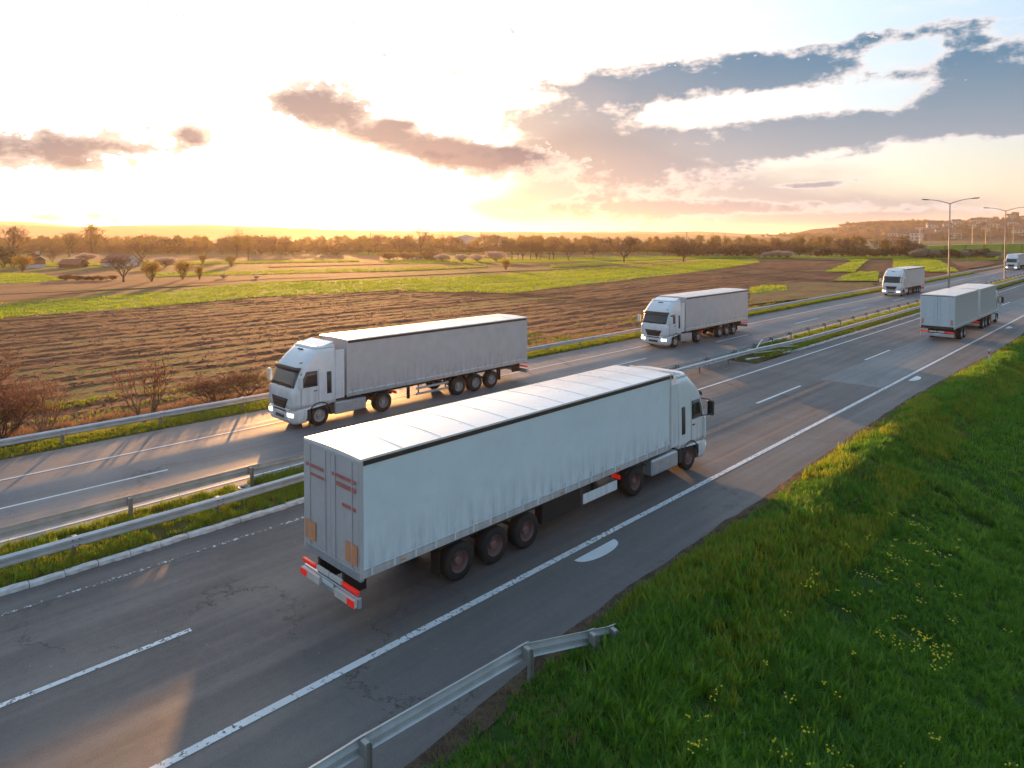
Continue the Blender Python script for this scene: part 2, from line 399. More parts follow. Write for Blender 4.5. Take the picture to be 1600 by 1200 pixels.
M['steel_dull'] = mat('dull_steel', (.36,.345,.33), .55, metal=.45, var=.15, dirt=.3)
M['rust'] = mat('rusty_bolt', (.10,.045,.025), .8)
M['pole'] = mat('lamp_pole', (.34,.27,.23), .5, metal=.3, var=.1)
M['lamp_head'] = mat('lamp_head', (.06,.065,.07), .5)
M['kerb'] = mat('kerb_white', (.60,.585,.58), .85, var=.15, vscale=6, dirt=.45, bump=.6, bscale=14)
M['wall_white'] = mat('wall_white', (.62,.60,.57), .9, var=.08, vscale=1, dirt=.3)
M['wall_cream'] = mat('wall_cream', (.62,.52,.38), .9, var=.1, vscale=.4)
M['wall_brick'] = mat('wall_brick', (.26,.13,.09), .9, var=.2, vscale=1.5)
M['roof_red'] = mat('roof_tiles', (.24,.09,.06), .85, var=.2, vscale=1.0)
M['roof_dark'] = mat('roof_dark', (.10,.07,.06), .85, var=.2, vscale=1.0)
M['window'] = mat('house_window', (.05,.06,.07), .1)
M['wood'] = mat('old_wood', (.10,.065,.045), .9, var=.2)
M['bark'] = mat('bark', (.085,.055,.04), .95, var=.25, vscale=3)
M['bark_pale'] = mat('bark_pale', (.17,.12,.09), .95, var=.25, vscale=3)
M['twig'] = leafmat('twigs', (.075,.045,.032), (.115,.068,.045), .15, world_scale=.05)
M['twig_red'] = leafmat('twigs_red', (.13,.055,.035), (.19,.09,.05), .25, world_scale=.5)
M['bud_olive'] = leafmat('buds_olive', (.16,.115,.035), (.23,.16,.04), .5, world_scale=.03)
M['bud_gold'] = leafmat('buds_gold', (.26,.17,.03), (.34,.22,.03), .5, world_scale=.1)
M['leaf_dark'] = leafmat('leaves_dark', (.035,.05,.02), (.06,.07,.03), .3, world_scale=.1)
M['leaf_brown'] = leafmat('leaves_brown', (.11,.068,.04), (.17,.095,.05), .4, world_scale=.03)
M['blossom'] = leafmat('blossom', (.50,.36,.32), (.62,.48,.42), .4, world_scale=.3)
M['blossom_grey'] = leafmat('blossom_grey', (.20,.21,.17), (.28,.28,.22), .35, world_scale=.3)
M['grass'] = leafmat('grass_blades', (.040,.16,.008), (.11,.28,.010), .5, world_scale=.22, c3=(.12,.22,.02))
M['grass2'] = leafmat('grass_blades_light', (.10,.23,.012), (.20,.34,.02), .5, world_scale=.3, c3=(.18,.22,.04))
M['grass_median'] = leafmat('grass_verge', (.16,.22,.014), (.30,.30,.018), .55, world_scale=.4, c3=(.30,.24,.04))
M['crop'] = leafmat('crop_blades', (.17,.28,.008), (.31,.37,.012), .6, world_scale=.05, c3=(.36,.34,.02))
M['dry'] = leafmat('dry_grass', (.22,.12,.06), (.34,.20,.10), .4, world_scale=.3, c3=(.12,.10,.03))
M['flower'] = mat('yellow_petals', (.80,.62,.02), .6)
M['clod'] = mat('earth_clod', (.16,.075,.042), .95, var=.3, vscale=3)
M['g_meadow'] = groundmat('meadow', [(0,(.10,.085,.03)), (.42,(.075,.10,.022)), (.52,(.14,.105,.05)), (.6,(.11,.12,.025))], .03, (1, .35))
M['g_bank'] = groundmat('bank_soil', [(0,(.02,.055,.007)), (.48,(.03,.075,.009)), (.6,(.05,.06,.016))], .5)
M['g_verge'] = groundmat('verge_soil', [(0,(.06,.065,.015)), (.5,(.09,.085,.025)), (.62,(.10,.07,.04))], .6)
M['g_plough'] = groundmat('ploughed_earth', [(0,(.085,.034,.020)), (.46,(.14,.058,.030)), (.55,(.18,.080,.042)), (.70,(.15,.11,.03))], .25, (1, .25), bump=1.0, bsc=1.6)
M['g_plough2'] = groundmat('ploughed_weedy', [(0,(.11,.065,.04)), (.44,(.15,.10,.055)), (.52,(.15,.14,.04)), (.6,(.17,.12,.06))], .45, (1, .3), bump=1.0, bsc=1.2)
M['g_green'] = groundmat('young_crop', [(0,(.13,.22,.010)), (.45,(.18,.27,.012)), (.56,(.26,.30,.02))], .06, (2.2, .12), bump=.5, bsc=3, fine=.25)
M['g_pale'] = groundmat('pale_stubble', [(0,(.13,.12,.04)), (.5,(.18,.12,.06)), (.6,(.11,.14,.025))], .08, (2, .2))
M['g_pink'] = groundmat('bare_pink_earth', [(0,(.15,.07,.042)), (.5,(.20,.10,.055)), (.6,(.15,.12,.04))], .08, (2, .2))
M['g_hill'] = groundmat('hill_woods', [(0,(.07,.055,.03)), (.45,(.10,.065,.035)), (.55,(.10,.085,.035)), (.62,(.13,.08,.05))], .012, bsc=.03)
M['g_dirt'] = groundmat('gravel_edge', [(0,(.07,.05,.035)), (.5,(.12,.085,.06)), (.6,(.06,.06,.025))], 1.5, bsc=8)
M['far_road'] = mat('far_road', (.30,.29,.28), .7)

# ------------------------------------------------------------------ geometry of the land
def edge_r(y):   # right edge of the hard shoulder
    y = np.asarray(y, float)
    return -10.35 + .9*np.exp(-((y-6)/5.0)**2) + .25*np.sin(y*.11) + .10*(fbm(y*.6, y*0+3.0, 5)-.5)*2
def H(x, y):
    x = np.asarray(x, float); y = np.asarray(y, float)
    l = np.clip((-35.3 - x) / 4.0, 0, 1); zl = -1.0 * l*l*(3-2*l)
    d = x - edge_r(y)
    bump = .22*np.exp(-((d-1.5)/.9)**2) * np.clip((y-11)/6, 0, 1) * (.5 + 1.0*fbm(x*.5, y*.35, 9))
    fall = -np.clip(d-1.6, 0, 12) * .34
    rough = (fbm(x*.7, y*.7, 21)-.5) * .35 * np.clip(d/2, 0, 1)
    zr = np.where(d > 0, bump + fall + rough, 0)
    return np.where(x < -20, zl, zr)
def grid(name, xs, ys, zf, mt, parent=None, smooth=True, kind='structure'):
    X, Y = np.meshgrid(xs, ys); Z = zf(X, Y); n, k = X.shape
    vs_ = np.stack([X.ravel(), Y.ravel(), Z.ravel()], 1)
    i = np.arange((n-1)*(k-1)); r = i // (k-1); c = i % (k-1); a = r*k + c
    fs = np.stack([a, a+1, a+k+1, a+k], 1)
    me = bpy.data.meshes.new(name); me.vertices.add(len(vs_)); me.vertices.foreach_set('co', vs_.ravel())
    me.loops.add(len(fs)*4); me.loops.foreach_set('vertex_index', fs.ravel().astype(np.int32)); me.polygons.add(len(fs))
    me.polygons.foreach_set('loop_start', np.arange(0, len(fs)*4, 4, dtype=np.int32)); me.polygons.foreach_set('loop_total', np.full(len(fs), 4, np.int32))
    me.update(calc_edges=True); me.materials.append(mt)
    if smooth: me.polygons.foreach_set('use_smooth', [True]*len(fs))
    o = link(name, me, parent)
    if kind and parent is None: tag(o, kind=kind)
    return o
def steps(*seg):
    out = []
    for a, b, s in seg: out += list(np.arange(a, b, s))
    out.append(seg[-1][1]); return np.array(out)
# the ground: one sheet to the horizon
gx = steps((-7000,-800,400),(-800,-200,60),(-200,-44,12),(-44,-34,.5),(-34,-11,4),(-11,14,.45),(14,60,6),(60,600,90),(600,7000,800))
gy = steps((-3000,-100,400),(-100,-8,6),(-8,70,.6),(70,160,3),(160,400,15),(400,9000,500))
def ground_z(X, Y):
    z = H(X, Y); on = (X > -35.2) & (X < edge_r(Y)); return np.where(on, -.06, z) - .012
grid('ground', gx, gy, ground_z, M['g_meadow'])
# a denser bank on the right (grass soil) laid 1 cm above the ground sheet
def bank():
    ds = steps((0, 14, .35), (14, 30, 2.0)); ys = steps((-8, 60, .5), (60, 140, 1.5), (140, 420, 10))
    D, Y = np.meshgrid(ds, ys); X = edge_r(Y) + .12 + D
    vs_ = np.stack([X.ravel(), Y.ravel(), (H(X, Y)+.012).ravel()], 1); n, k = X.shape
    fs = [(r*k+c, r*k+c+1, (r+1)*k+c+1, (r+1)*k+c) for r in range(n-1) for c in range(k-1)]
    tag(link('grass_bank', mesh('grass_bank', vs_, fs, M['g_bank'], True)), kind='structure')
    # crumbling gravel between asphalt and grass
    ys = steps((-8, 60, .25), (60, 200, 2)); v = []; f = []
    for i, y in enumerate(ys):
        e = float(edge_r(y)); w = .30 + .28*float(fbm(y*.9, 1.0, 44))
        v += [(e-.12+.1*float(fbm(y*2.1, 7.0, 2)), y, .014), (e+w*.5, y, .045), (e+w, y, .03)]
    for i in range(len(ys)-1):
        a = i*3; f += [(a,a+1,a+4,a+3),(a+1,a+2,a+5,a+4)]
    tag(link('gravel_edge', mesh('gravel_edge', v, f, M['g_dirt'], True)), kind='structure')
bank()

# ------------------------------------------------------------------ roads
Y0, Y1 = -30, 900
def strip(name, x0, x1, z, mt, y0=Y0, y1=Y1, parent=None, kind='structure'):
    me = mesh(name, [(x0,y0,z),(x1,y0,z),(x1,y1,z),(x0,y1,z)], [(0,1,2,3)], mt); o = link(name, me, parent)
    if parent is None: tag(o, kind=kind)
    return o
ys = np.concatenate([np.arange(-30, 90, .5), np.arange(90, 901, 10)])
v = []; f = []
for i, y in enumerate(ys): v += [(-12.35, y, 0), (float(edge_r(y)), y, 0)]
for i in range(len(ys)-1): f.append((i*2, i*2+1, i*2+3, i*2+2))
tag(link('hard_shoulder', mesh('hard_shoulder', v, f, M['shoulder'])), kind='structure')
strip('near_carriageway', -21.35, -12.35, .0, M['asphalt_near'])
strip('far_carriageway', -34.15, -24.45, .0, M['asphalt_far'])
strip('asphalt_patch', -16.15, -12.62, .004, M['asphalt_patch'], 44.6, 400)
strip('median_crossing', -24.45, -21.35, .0, M['asphalt_near'], 14.8, 46.8)
strip('verge_soil', -36.5, -34.15, -.004, M['g_verge'])
# median islands: raised soil
def island(y0, y1):
    ys = np.arange(y0, min(y1, 160), .5); v = []; f = []
    for y in list(ys) + ([y1] if y1 > 160 else []):
        t = min(1, (y-y0)/3.0) if y0 > 0 else min(1, (y1-y)/3.0) if y1 < 100 else 1
        h = .10 + .05*float(fbm(y*.8, 3.0, 3))
        for x, z in ((-24.45, .02), (-24.0, h*.7), (-22.9, h+.05), (-21.9, h), (-21.36, .09)): v.append((x, y, .003 + z*max(.15, t)))
    n = len(v)//5
    for i in range(n-1):
        for k in range(4): a = i*5+k; f.append((a, a+1, a+6, a+5))
    tag(link('median_soil', mesh('median_soil', v, f, M['g_verge'], True)), kind='structure')
island(-30, 14.8); island(46.8, 900)
# painted markings
def marking(name, x, w, y0, y1, mt=M['paint'], z=.008, seg=0):
    return strip(name, x-w/2, x+w/2, z, mt, y0, y1)
marking('edge_line', -12.45, .20, Y0, 500, z=.009)
marking('edge_line', -20.2, .13, Y0, 20, M['paint_worn']); marking('edge_line', -20.2, .14, 20, 500, M['paint_new'])
marking('edge_line', -31.35, .13, Y0, 500, M['paint_new']); marking('edge_line', -25.05, .13, Y0, 500, M['paint_new'])
for k in range(-1, 16):
    e = 6.15 + 17.85*k; marking('lane_dash', -16.3, .15, e-6.0, e, M['paint'] if k < 1 else M['paint_new'])
for k in range(-1, 16):
    e = 9.8 + 16.7*k; marking('lane_dash', -28.1, .13, e-6.0, e, M['paint_new'])
def half_moon(y):
    n = 16; v = [(-12.06, y-.95, .008)]; 
    for i in range(n+1):
        t = math.pi*i/n; v.append((-12.06+.43*math.sin(t)**.8, y-.95*math.cos(t)**1 , .008))
    tag(link('half_moon_marking', mesh('half_moon_marking', v, [tuple(range(len(v)))], M['paint_new'])), kind='structure')
for y in (15.9, 49.0, 82.2, 115.4): half_moon(y)

# kerb of white painted stones along the median
kerb = tag(empty('median_kerb', (-21.3, 0, 0)), kind='structure')
kv = []
for q in range(5):
    mb = MB(); n = 5; L = .78; v = []; f = []
    offs = [random.uniform(-.028, .02) for _ in range(n+1)]
    for i in range(n+1):
        y = i*L/n; dz = random.uniform(-.012, .008); lo = random.uniform(-.03, .02)
        v += [(-.16, y, 0), (-.16, y, .125+dz), (-.02+offs[i], y, .13+dz), (.03+offs[i], y, .10), (.045+lo, y, 0)]
    for i in range(n):
        for k in range(4): a = i*5+k; f.append((a, a+5, a+6, a+1))
    f += [(0,1,2,3,4), tuple(n*5+k for k in (4,3,2,1,0))]
    kv.append(mesh('kerb_stone', v, f, M['kerb']))
y = -12.0
while y < 120:
    if 15 < y < 47.6: y = 47.6
    o = link('kerb_stone', random.choice(kv), kerb); xx = 0
    if y > 47: xx = -1.1*math.exp(-(y-47.6)/3.0)
    elif y > 10: xx = -.5*((y-10)/5)**2
    o.location = (xx + random.uniform(-.012, .012), y, random.uniform(-.015, .01)); o.rotation_euler = (0, random.uniform(-.05,.05), random.uniform(-.02, .02) + (-.3*math.exp(-(y-47.6)/3.0) if y > 47 else 0))
    y += .8

# ------------------------------------------------------------------ field patches (world polygons found on the plain, z about -1)
def unproj(px_, py_, z=-1.0):
    F = Vector((-math.sin(YAW)*math.cos(PITCH), math.cos(YAW)*math.cos(PITCH), -math.sin(PITCH))); Rt = Vector((math.cos(YAW), math.sin(YAW), 0)); U = Rt.cross(F)
    d = F + Rt*(px_-800)/FPX - U*(py_-PY)/FPX; t = (z-CAM_H)/d.z; return Vector((0,0,CAM_H)) + d*t
FZ = [-.99]
GREENS = []
def patch(name, pts, mt):
    FZ[0] += .012
    w = [unproj(a, b) for a, b in pts]; v = [(p.x, p.y, FZ[0]) for p in w]
    bm = bmesh.new(); fv = [bm.verts.new(p) for p in v]; bm.faces.new(fv); bmesh.ops.triangulate(bm, faces=bm.faces[:])
    me = bpy.data.meshes.new(name); bm.to_mesh(me); bm.free(); me.materials.append(mt); me.update()
    if me.polygons[0].normal.z < 0: me.flip_normals()
    if mt is M['g_green']: GREENS.append((np.array([(q[0], q[1]) for q in v]), FZ[0]))
    return tag(link(name, me), kind='structure')
patch('stubble_field', [(-300,420),(0,418),(300,412),(700,409),(1000,402),(1240,402),(1300,398),(-300,398)], M['g_pale'])
patch('bare_field', [(150,408),(600,404),(1000,400),(1000,397),(600,400),(150,403)], M['g_pink'])
patch('green_field', [(560,398.5),(800,396),(1050,396),(1050,393.5),(560,395)], M['g_green'])
patch('green_field', [(600,413),(840,410),(1240,400.5),(1240,398.8),(840,403),(600,407)], M['g_green'])
patch('bare_field', [(-400,505),(0,470),(200,450),(420,436),(700,428),(420,424),(100,424),(-400,450)], M['g_pink'])
patch('bare_field', [(640,420),(780,417),(900,413),(900,410),(780,413),(640,416)], M['g_plough'])
patch('green_field', [(-400,462),(-100,446),(40,443),(105,438),(60,428),(-100,426),(-400,432)], M['g_green'])
patch('green_field', [(-400,560),(0,502),(60,496),(180,486),(400,465),(620,456),(800,459),(900,447),(1050,430),(1130,420),(1188,410),(1180,405),(1100,406),(1000,414),(800,429),(600,437),(400,443),(200,462),(0,474),(-400,510)], M['g_green'])
patch('green_field', [(-400,520),(0,481),(200,461),(400,445),(400,442),(200,456),(0,472),(-400,506)], M['g_pale'])
patch('bare_field', [(-400,512),(0,475),(150,460),(150,457),(0,470),(-400,502)], M['g_plough'])
patch('field_track', [(-200,470),(400,443),(600,433),(800,424),(960,418),(960,416.5),(800,421.5),(600,430),(400,440)], M['g_pale'])
patch('green_field', [(230,434),(420,429),(620,424),(760,418),(760,415.5),(620,420),(420,424),(230,428)], M['g_green'])
patch('green_field', [(-100,419),(100,416),(420,411.5),(560,409),(560,406.5),(420,408.5),(100,411),(-100,413)], M['g_green'])
patch('bare_field', [(420,418),(560,414.5),(640,412),(640,410),(560,411.5),(420,414.5)], M['g_plough'])
patch('green_field', [(860,419),(1010,412),(1060,408),(1010,408.5),(930,411),(860,415)], M['g_green'])
patch('reedy_strip', [(900,423),(1060,415),(1110,409),(1060,409),(960,414)], M['g_pink'])

# the ploughed field itself: real furrows and clods
def in_poly(X, Y, poly):
    c = np.zeros(X.shape, bool); j = len(poly)-1
    for i in range(len(poly)):
        xi, yi = poly[i]; xj, yj = poly[j]
        c ^= ((yi > Y) != (yj > Y)) & (X < (xj-xi)*(Y-yi)/(yj-yi+1e-12)+xi); j = i
    return c
PB = [(-60, 503),(0,499),(60,494),(180,484),(400,463),(620,454),(800,457),(900,445),(1050,428),(1130,418),(1190,408)]
pbw = [unproj(a, b) for a, b in PB]
bx = np.array([p.x for p in pbw]); by = np.array([p.y for p in pbw])
o_ = np.argsort(by); bx = bx[o_]; by = by[o_]
def plough_far(y): return np.interp(y, by, bx)
def ploughed():
    ys = np.concatenate([np.arange(-14, 75, .42), np.arange(75, 330, 1.6)]); t = np.linspace(0, 1, 170)**1.0
    T, Y = np.meshgrid(t, ys); near = -39.6 + .6*np.sin(Y*.3); far = plough_far(Y) + .6*(fbm(Y*.8, Y*0, 4)-.5)*2
    X = near + (far-near)*T
    fur = np.sin((X*1.0 + .3*np.sin(Y*.05))*2.1)*.04 + np.sin(X*.55+.4)*.035
    amp = np.clip(1.3 - (Y/300), .5, 1)
    Z = -.93 + fur + (fbm(X*1.6, Y*.55, 31, 3)-.5)*.12*amp + (fbm(X*.15, Y*.05, 8)-.5)*.25 + (vnoise(X*4, Y*2.5, 71)-.5)*.07
    n, k = X.shape; vs_ = np.stack([X.ravel(), Y.ravel(), Z.ravel()], 1)
    i = np.arange((n-1)*(k-1)); r = i//(k-1); c = i % (k-1); a = r*k+c; fs = np.stack([a, a+k, a+k+1, a+1], 1)
    me = mesh('ploughed_field', vs_, fs, M['g_plough']); me.flip_normals() if me.polygons[0].normal.z < 0 else None
    o = tag(link('ploughed_field', me), kind='structure')
ploughed()
FZ[0] = -.80
patch('weedy_field', [(1172,478),(1240,470),(1340,462),(1372,455),(1362,443),(1300,443),(1255,442),(1172,452)], M['g_plough2'])
patch('green_field', [(1172,462),(1230,455),(1230,448),(1190,448),(1172,452)], M['g_green'])
patch('green_field', [(1288,426),(1335,426),(1350,412),(1358,406),(1325,405),(1330,410)], M['g_green'])
patch('green_field', [(1300,440),(1372,441),(1372,425),(1335,427)], M['g_green'])
patch('crop_field', [(1396,424),(1440,426),(1498,426),(1470,409),(1462,406),(1396,405)], M['g_green'])
patch('green_field', [(1240,405.5),(1330,409),(1330,404.5),(1240,402.5)], M['g_pale'])
patch('bare_field', [(1506,421),(1530,419),(1556,413),(1548,408),(1480,406),(1488,412)], M['g_pink'])
patch('grass_strip', [(1188,403.6),(1480,406),(1560,408),(1560,402),(1300,400.5),(1188,401.4)], M['g_green'])
# green weedy ribs in the ploughed field beside the far guardrail
# ------------------------------------------------------------------ scattering (uncountable ground cover only)
def scatter(name, pts, scales, protos, seed=0, label=None, tilt=.15, kind='stuff'):
    """one object: a point cloud whose points carry grass tufts, stones or flowers by geometry nodes"""
    N = len(pts); me = bpy.data.meshes.new(name); me.vertices.add(N); me.vertices.foreach_set('co', np.asarray(pts, np.float32).ravel())
    a = me.attributes.new('sc', 'FLOAT', 'POINT'); a.data.foreach_set('value', np.asarray(scales, np.float32))
    r = np.random.default_rng(seed); rot = np.stack([r.normal(0, tilt, N), r.normal(0, tilt, N), r.uniform(0, 6.283, N)], 1).astype(np.float32)
    a = me.attributes.new('rt', 'FLOAT_VECTOR', 'POINT'); a.data.foreach_set('vector', rot.ravel())
    a = me.attributes.new('pk', 'INT', 'POINT'); a.data.foreach_set('value', r.integers(0, len(protos), N).astype(np.int32))
    ob = link(name, me); tag(ob, label, None, None, kind)
    c = bpy.data.collections.new(name + '_tufts')
    for i, pm in enumerate(protos):
        po = bpy.data.objects.new('tuft', pm); c.objects.link(po)
    ng = bpy.data.node_groups.new(name, 'GeometryNodeTree')
    ng.interface.new_socket('Geometry', in_out='INPUT', socket_type='NodeSocketGeometry'); ng.interface.new_socket('Geometry', in_out='OUTPUT', socket_type='NodeSocketGeometry')
    gi = ng.nodes.new('NodeGroupInput'); go = ng.nodes.new('NodeGroupOutput'); ci = ng.nodes.new('GeometryNodeCollectionInfo')
    ci.inputs['Collection'].default_value = c; ci.inputs['Separate Children'].default_value = True; ci.inputs['Reset Children'].default_value = True
    ip = ng.nodes.new('GeometryNodeInstanceOnPoints'); ip.inputs['Pick Instance'].default_value = True
    def attr(nm, ty):
        n = ng.nodes.new('GeometryNodeInputNamedAttribute'); n.data_type = ty; n.inputs['Name'].default_value = nm; return n.outputs['Attribute']
    ng.links.new(gi.outputs[0], ip.inputs['Points']); ng.links.new(ci.outputs[0], ip.inputs['Instance'])
    ng.links.new(attr('pk', 'INT'), ip.inputs['Instance Index']); ng.links.new(attr('sc', 'FLOAT'), ip.inputs['Scale'])
    ng.links.new(attr('rt', 'FLOAT_VECTOR'), ip.inputs['Rotation']); ng.links.new(ip.outputs[0], go.inputs[0])
    md = ob.modifiers.new('scatter', 'NODES'); md.node_group = ng
    return ob
def tuft(n, rad, h, w, mt, lean=.5, seed=0, name='tuft'):
    r = random.Random(seed); v = []; f = []
    for i in range(n):
        a = r.uniform(0, 6.283); d = rad*math.sqrt(r.random()); bx_, by_ = d*math.cos(a), d*math.sin(a)
        t = r.uniform(0, 6.283); hh = h*r.uniform(.5, 1.1); ln = lean*hh*r.uniform(.2, 1.2); ww = w*r.uniform(.7, 1.2)
        cx, cy = math.cos(t), math.sin(t); k = len(v)
        v += [(bx_-cy*ww, by_+cx*ww, -.02), (bx_+cy*ww, by_-cx*ww, -.02),
              (bx_+cx*ln*.35-cy*ww*.8, by_+cy*ln*.35+cx*ww*.8, hh*.6), (bx_+cx*ln*.35+cy*ww*.8, by_+cy*ln*.35-cx*ww*.8, hh*.6), (bx_+cx*ln, by_+cy*ln, hh)]
        f += [(k,k+1,k+3,k+2),(k+2,k+3,k+4)]
    return mesh(name, v, f, mt)
def flower_tuft(seed):
    r = random.Random(seed); v = []; f = []
    me_g = tuft(8, .07, .26, .004, M['grass'], .3, seed)
    v = [tuple(p.co) for p in me_g.vertices]; f = [tuple(p.vertices) for p in me_g.polygons]; nf = len(f)
    for i in range(r.randint(4, 8)):
        a = r.uniform(0, 6.28); d = r.uniform(0, .13); x, y, z = d*math.cos(a), d*math.sin(a), r.uniform(.22, .34); s = r.uniform(.014, .024); k = len(v)
        v += [(x-s,y,z),(x,y-s,z+.006),(x+s,y,z),(x,y+s,z+.006),(x,y,z+s*1.2)]; f += [(k,k+1,k+4),(k+1,k+2,k+4),(k+2,k+3,k+4),(k+3,k,k+4)]
    me = mesh('tuft', v, f, M['grass']); me.materials.append(M['flower'])
    for p in me.polygons[nf:]: p.material_index = 1
    return me
def clod(seed, mt):
    r = random.Random(seed); bm = bmesh.new(); bmesh.ops.create_icosphere(bm, subdivisions=1, radius=.5)
    for v_ in bm.verts: v_.co *= r.uniform(.6, 1.15); v_.co.z *= .6
    me = bpy.data.meshes.new('clod'); bm.to_mesh(me); bm.free(); me.materials.append(mt); return me
G_LONG = [tuft(15, .14, .32, .010, M['grass'], .8, s) for s in range(5)] + [tuft(13, .13, .30, .011, M['grass2'], .95, s+9) for s in range(4)] + [tuft(9, .05, .50, .013, M['grass2'], .8, s+15) for s in range(1)]
G_COARSE = [tuft(12, .32, .34, .020, M['grass'], .7, s+20) for s in range(3)] + [tuft(12, .30, .30, .020, M['grass2'], .7, s+30) for s in range(2)]
G_MED = [tuft(12, .12, .17, .010, M['grass_median'], .6, s+40) for s in range(4)] + [tuft(9, .1, .2, .010, M['grass2'], .5, s+50) for s in range(1)]
G_CROP = [tuft(9, .45, .24, .035, M['crop'], .4, s+80) for s in range(4)]
G_DRY = [tuft(14, .25, .45, .012, M['dry'], .7, s+60) for s in range(4)]
G_FLOW = [flower_tuft(s) for s in range(4)]
G_CLOD = [clod(s, M['clod']) for s in range(4)]

def bank_pts(n, y0, y1, dmax, seed, dmin=.25):
    r = np.random.default_rng(seed); y = r.uniform(y0, y1, n); d = dmin + (dmax-dmin)*r.random(n); x = edge_r(y) + d
    return x, y, d
x, y, d = bank_pts(82000, -4, 32, 17, 1); keep = (fbm(x*.8, y*.8, 2) > .28); x, y, d = x[keep], y[keep], d[keep]
sc = (.32 + .78*fbm(x*.35, y*.35, 12)**1.2) * np.clip(.45 + d*.5, .5, 1)
scatter('bank_grass', np.stack([x, y, H(x, y)+.01], 1), sc, G_LONG, 1)
x, y, d = bank_pts(26000, 32, 130, 14, 2); sc = (.45 + .8*fbm(x*.35, y*.25, 12)) * np.clip(.4+d*.5, .5, 1)
scatter('bank_grass', np.stack([x, y, H(x, y)+.01], 1), sc, G_COARSE, 2)
x, y, d = bank_pts(5200, -2, 26, 15, 3, 3.0); k = ((fbm(x*.9, y*.9, 77) > .57) & (rng.random(len(x)) < .22)) | (rng.random(len(x)) < .012); x, y = x[k], y[k]
scatter('bank_flowers', np.stack([x, y, H(x, y)+.02], 1), np.full(len(x), 1.15), G_FLOW, 3)
x, y, d = bank_pts(2500, 0, 60, 3.5, 4, .1); scatter('bank_dry_grass', np.stack([x, y, H(x, y)], 1), rng.uniform(.25, .5, len(x)), G_DRY, 4)
x, y, d = bank_pts(11000, 13, 75, 3.4, 6, .4); k = fbm(x*.5, y*.22, 133) > .50; x, y = x[k], y[k]
scatter('bank_crest_grass', np.stack([x, y, H(x, y)+.01], 1), rng.uniform(1.0, 2.0, len(x)), G_MED, 14)  # yellower tufts carry the crest's golden sunlight in their colour
# median grass
def med(n, y0, y1, seed, xs=(-24.3, -21.5)):
    r = np.random.default_rng(seed); y = r.uniform(y0, y1, n); x = r.uniform(*xs, n); k = fbm(x*1.1, y*1.1, seed) > .36; return x[k], y[k]
x, y = med(9000, -8, 14.4, 5); scatter('median_grass', np.stack([x, y, np.full(len(x), .09)], 1), rng.uniform(.6, 1.25, len(x)), G_MED, 5)
x, y = med(12000, 49, 170, 6); scatter('median_grass', np.stack([x, y, np.full(len(x), .09)], 1), rng.uniform(.9, 1.7, len(x)), G_MED, 6)
r_ = np.random.default_rng(8); y = r_.uniform(-6, 190, 30000); x = r_.uniform(-36.4, -34.25, len(y))
scatter('verge_grass', np.stack([x, y, np.where(x < -35.3, H(x, y), 0)], 1), (.7 + .012*y.clip(0, 90))*r_.uniform(.6, 1.25, len(y)), G_MED, 8)
# scrub and dead grass between the far guardrail and the ploughed field
y = r_.uniform(-12, 60, 20000); x = -36.4 - r_.random(len(y))**1.2 * 5.5; k = (fbm(x*.5, y*.3, 61) > .40) & (r_.random(len(y)) < np.interp(y, [0, 22, 34, 60], [1, 1, .4, .25])); x, y = x[k], y[k]
scatter('dead_grass', np.stack([x, y, H(x, y)], 1), r_.uniform(.5, 1.3, len(x)), G_DRY, 9)
y = r_.uniform(-10, 150, 16000); x = -39.0 - r_.random(len(y))*9; k = fbm(x*.9, y*.18, 62) > .56; x, y = x[k], y[k]
scatter('field_weeds', np.stack([x, y, np.full(len(x), -.93)], 1), r_.uniform(.6, 1.3, len(x)), G_MED, 10)
# clods on the ploughed field, edge of the field
y = np.concatenate([r_.uniform(-10, 60, 12000), r_.uniform(60, 200, 6000)]); t = r_.random(len(y)); x = -40 + (plough_far(y)+41)*t
scatter('earth_clods', np.stack([x, y, np.full(len(x), -.88)], 1), r_.gamma(2.0, .032, len(x)).clip(.03, .18), G_CLOD, 11, tilt=.6)
# shaggy growth on the green fields near enough to show
for q, (poly, zz) in enumerate(GREENS):
    lo = np.maximum(poly.min(0), (-330, -40)); hi = np.minimum(poly.max(0), (-30, 420)); area = max(0, np.prod(np.maximum(hi-lo, 0)))
    if area < 10: continue
    n = int(min(140000, area*1.6)); X = r_.uniform(lo[0], hi[0], n); Y = r_.uniform(lo[1], hi[1], n); k = in_poly(X, Y, poly) & (fbm(X*.9, Y*.05, 90+q) > .36) & (np.abs(((X+.06*Y)/8.0) % 1.0 - .5) > .07)
    X, Y = X[k][:42000], Y[k][:42000]
    if len(X): scatter('young_crop', np.stack([X, Y, np.full(len(X), zz+.0)], 1), r_.uniform(.7, 1.4, len(X)), G_CROP, 60+q)


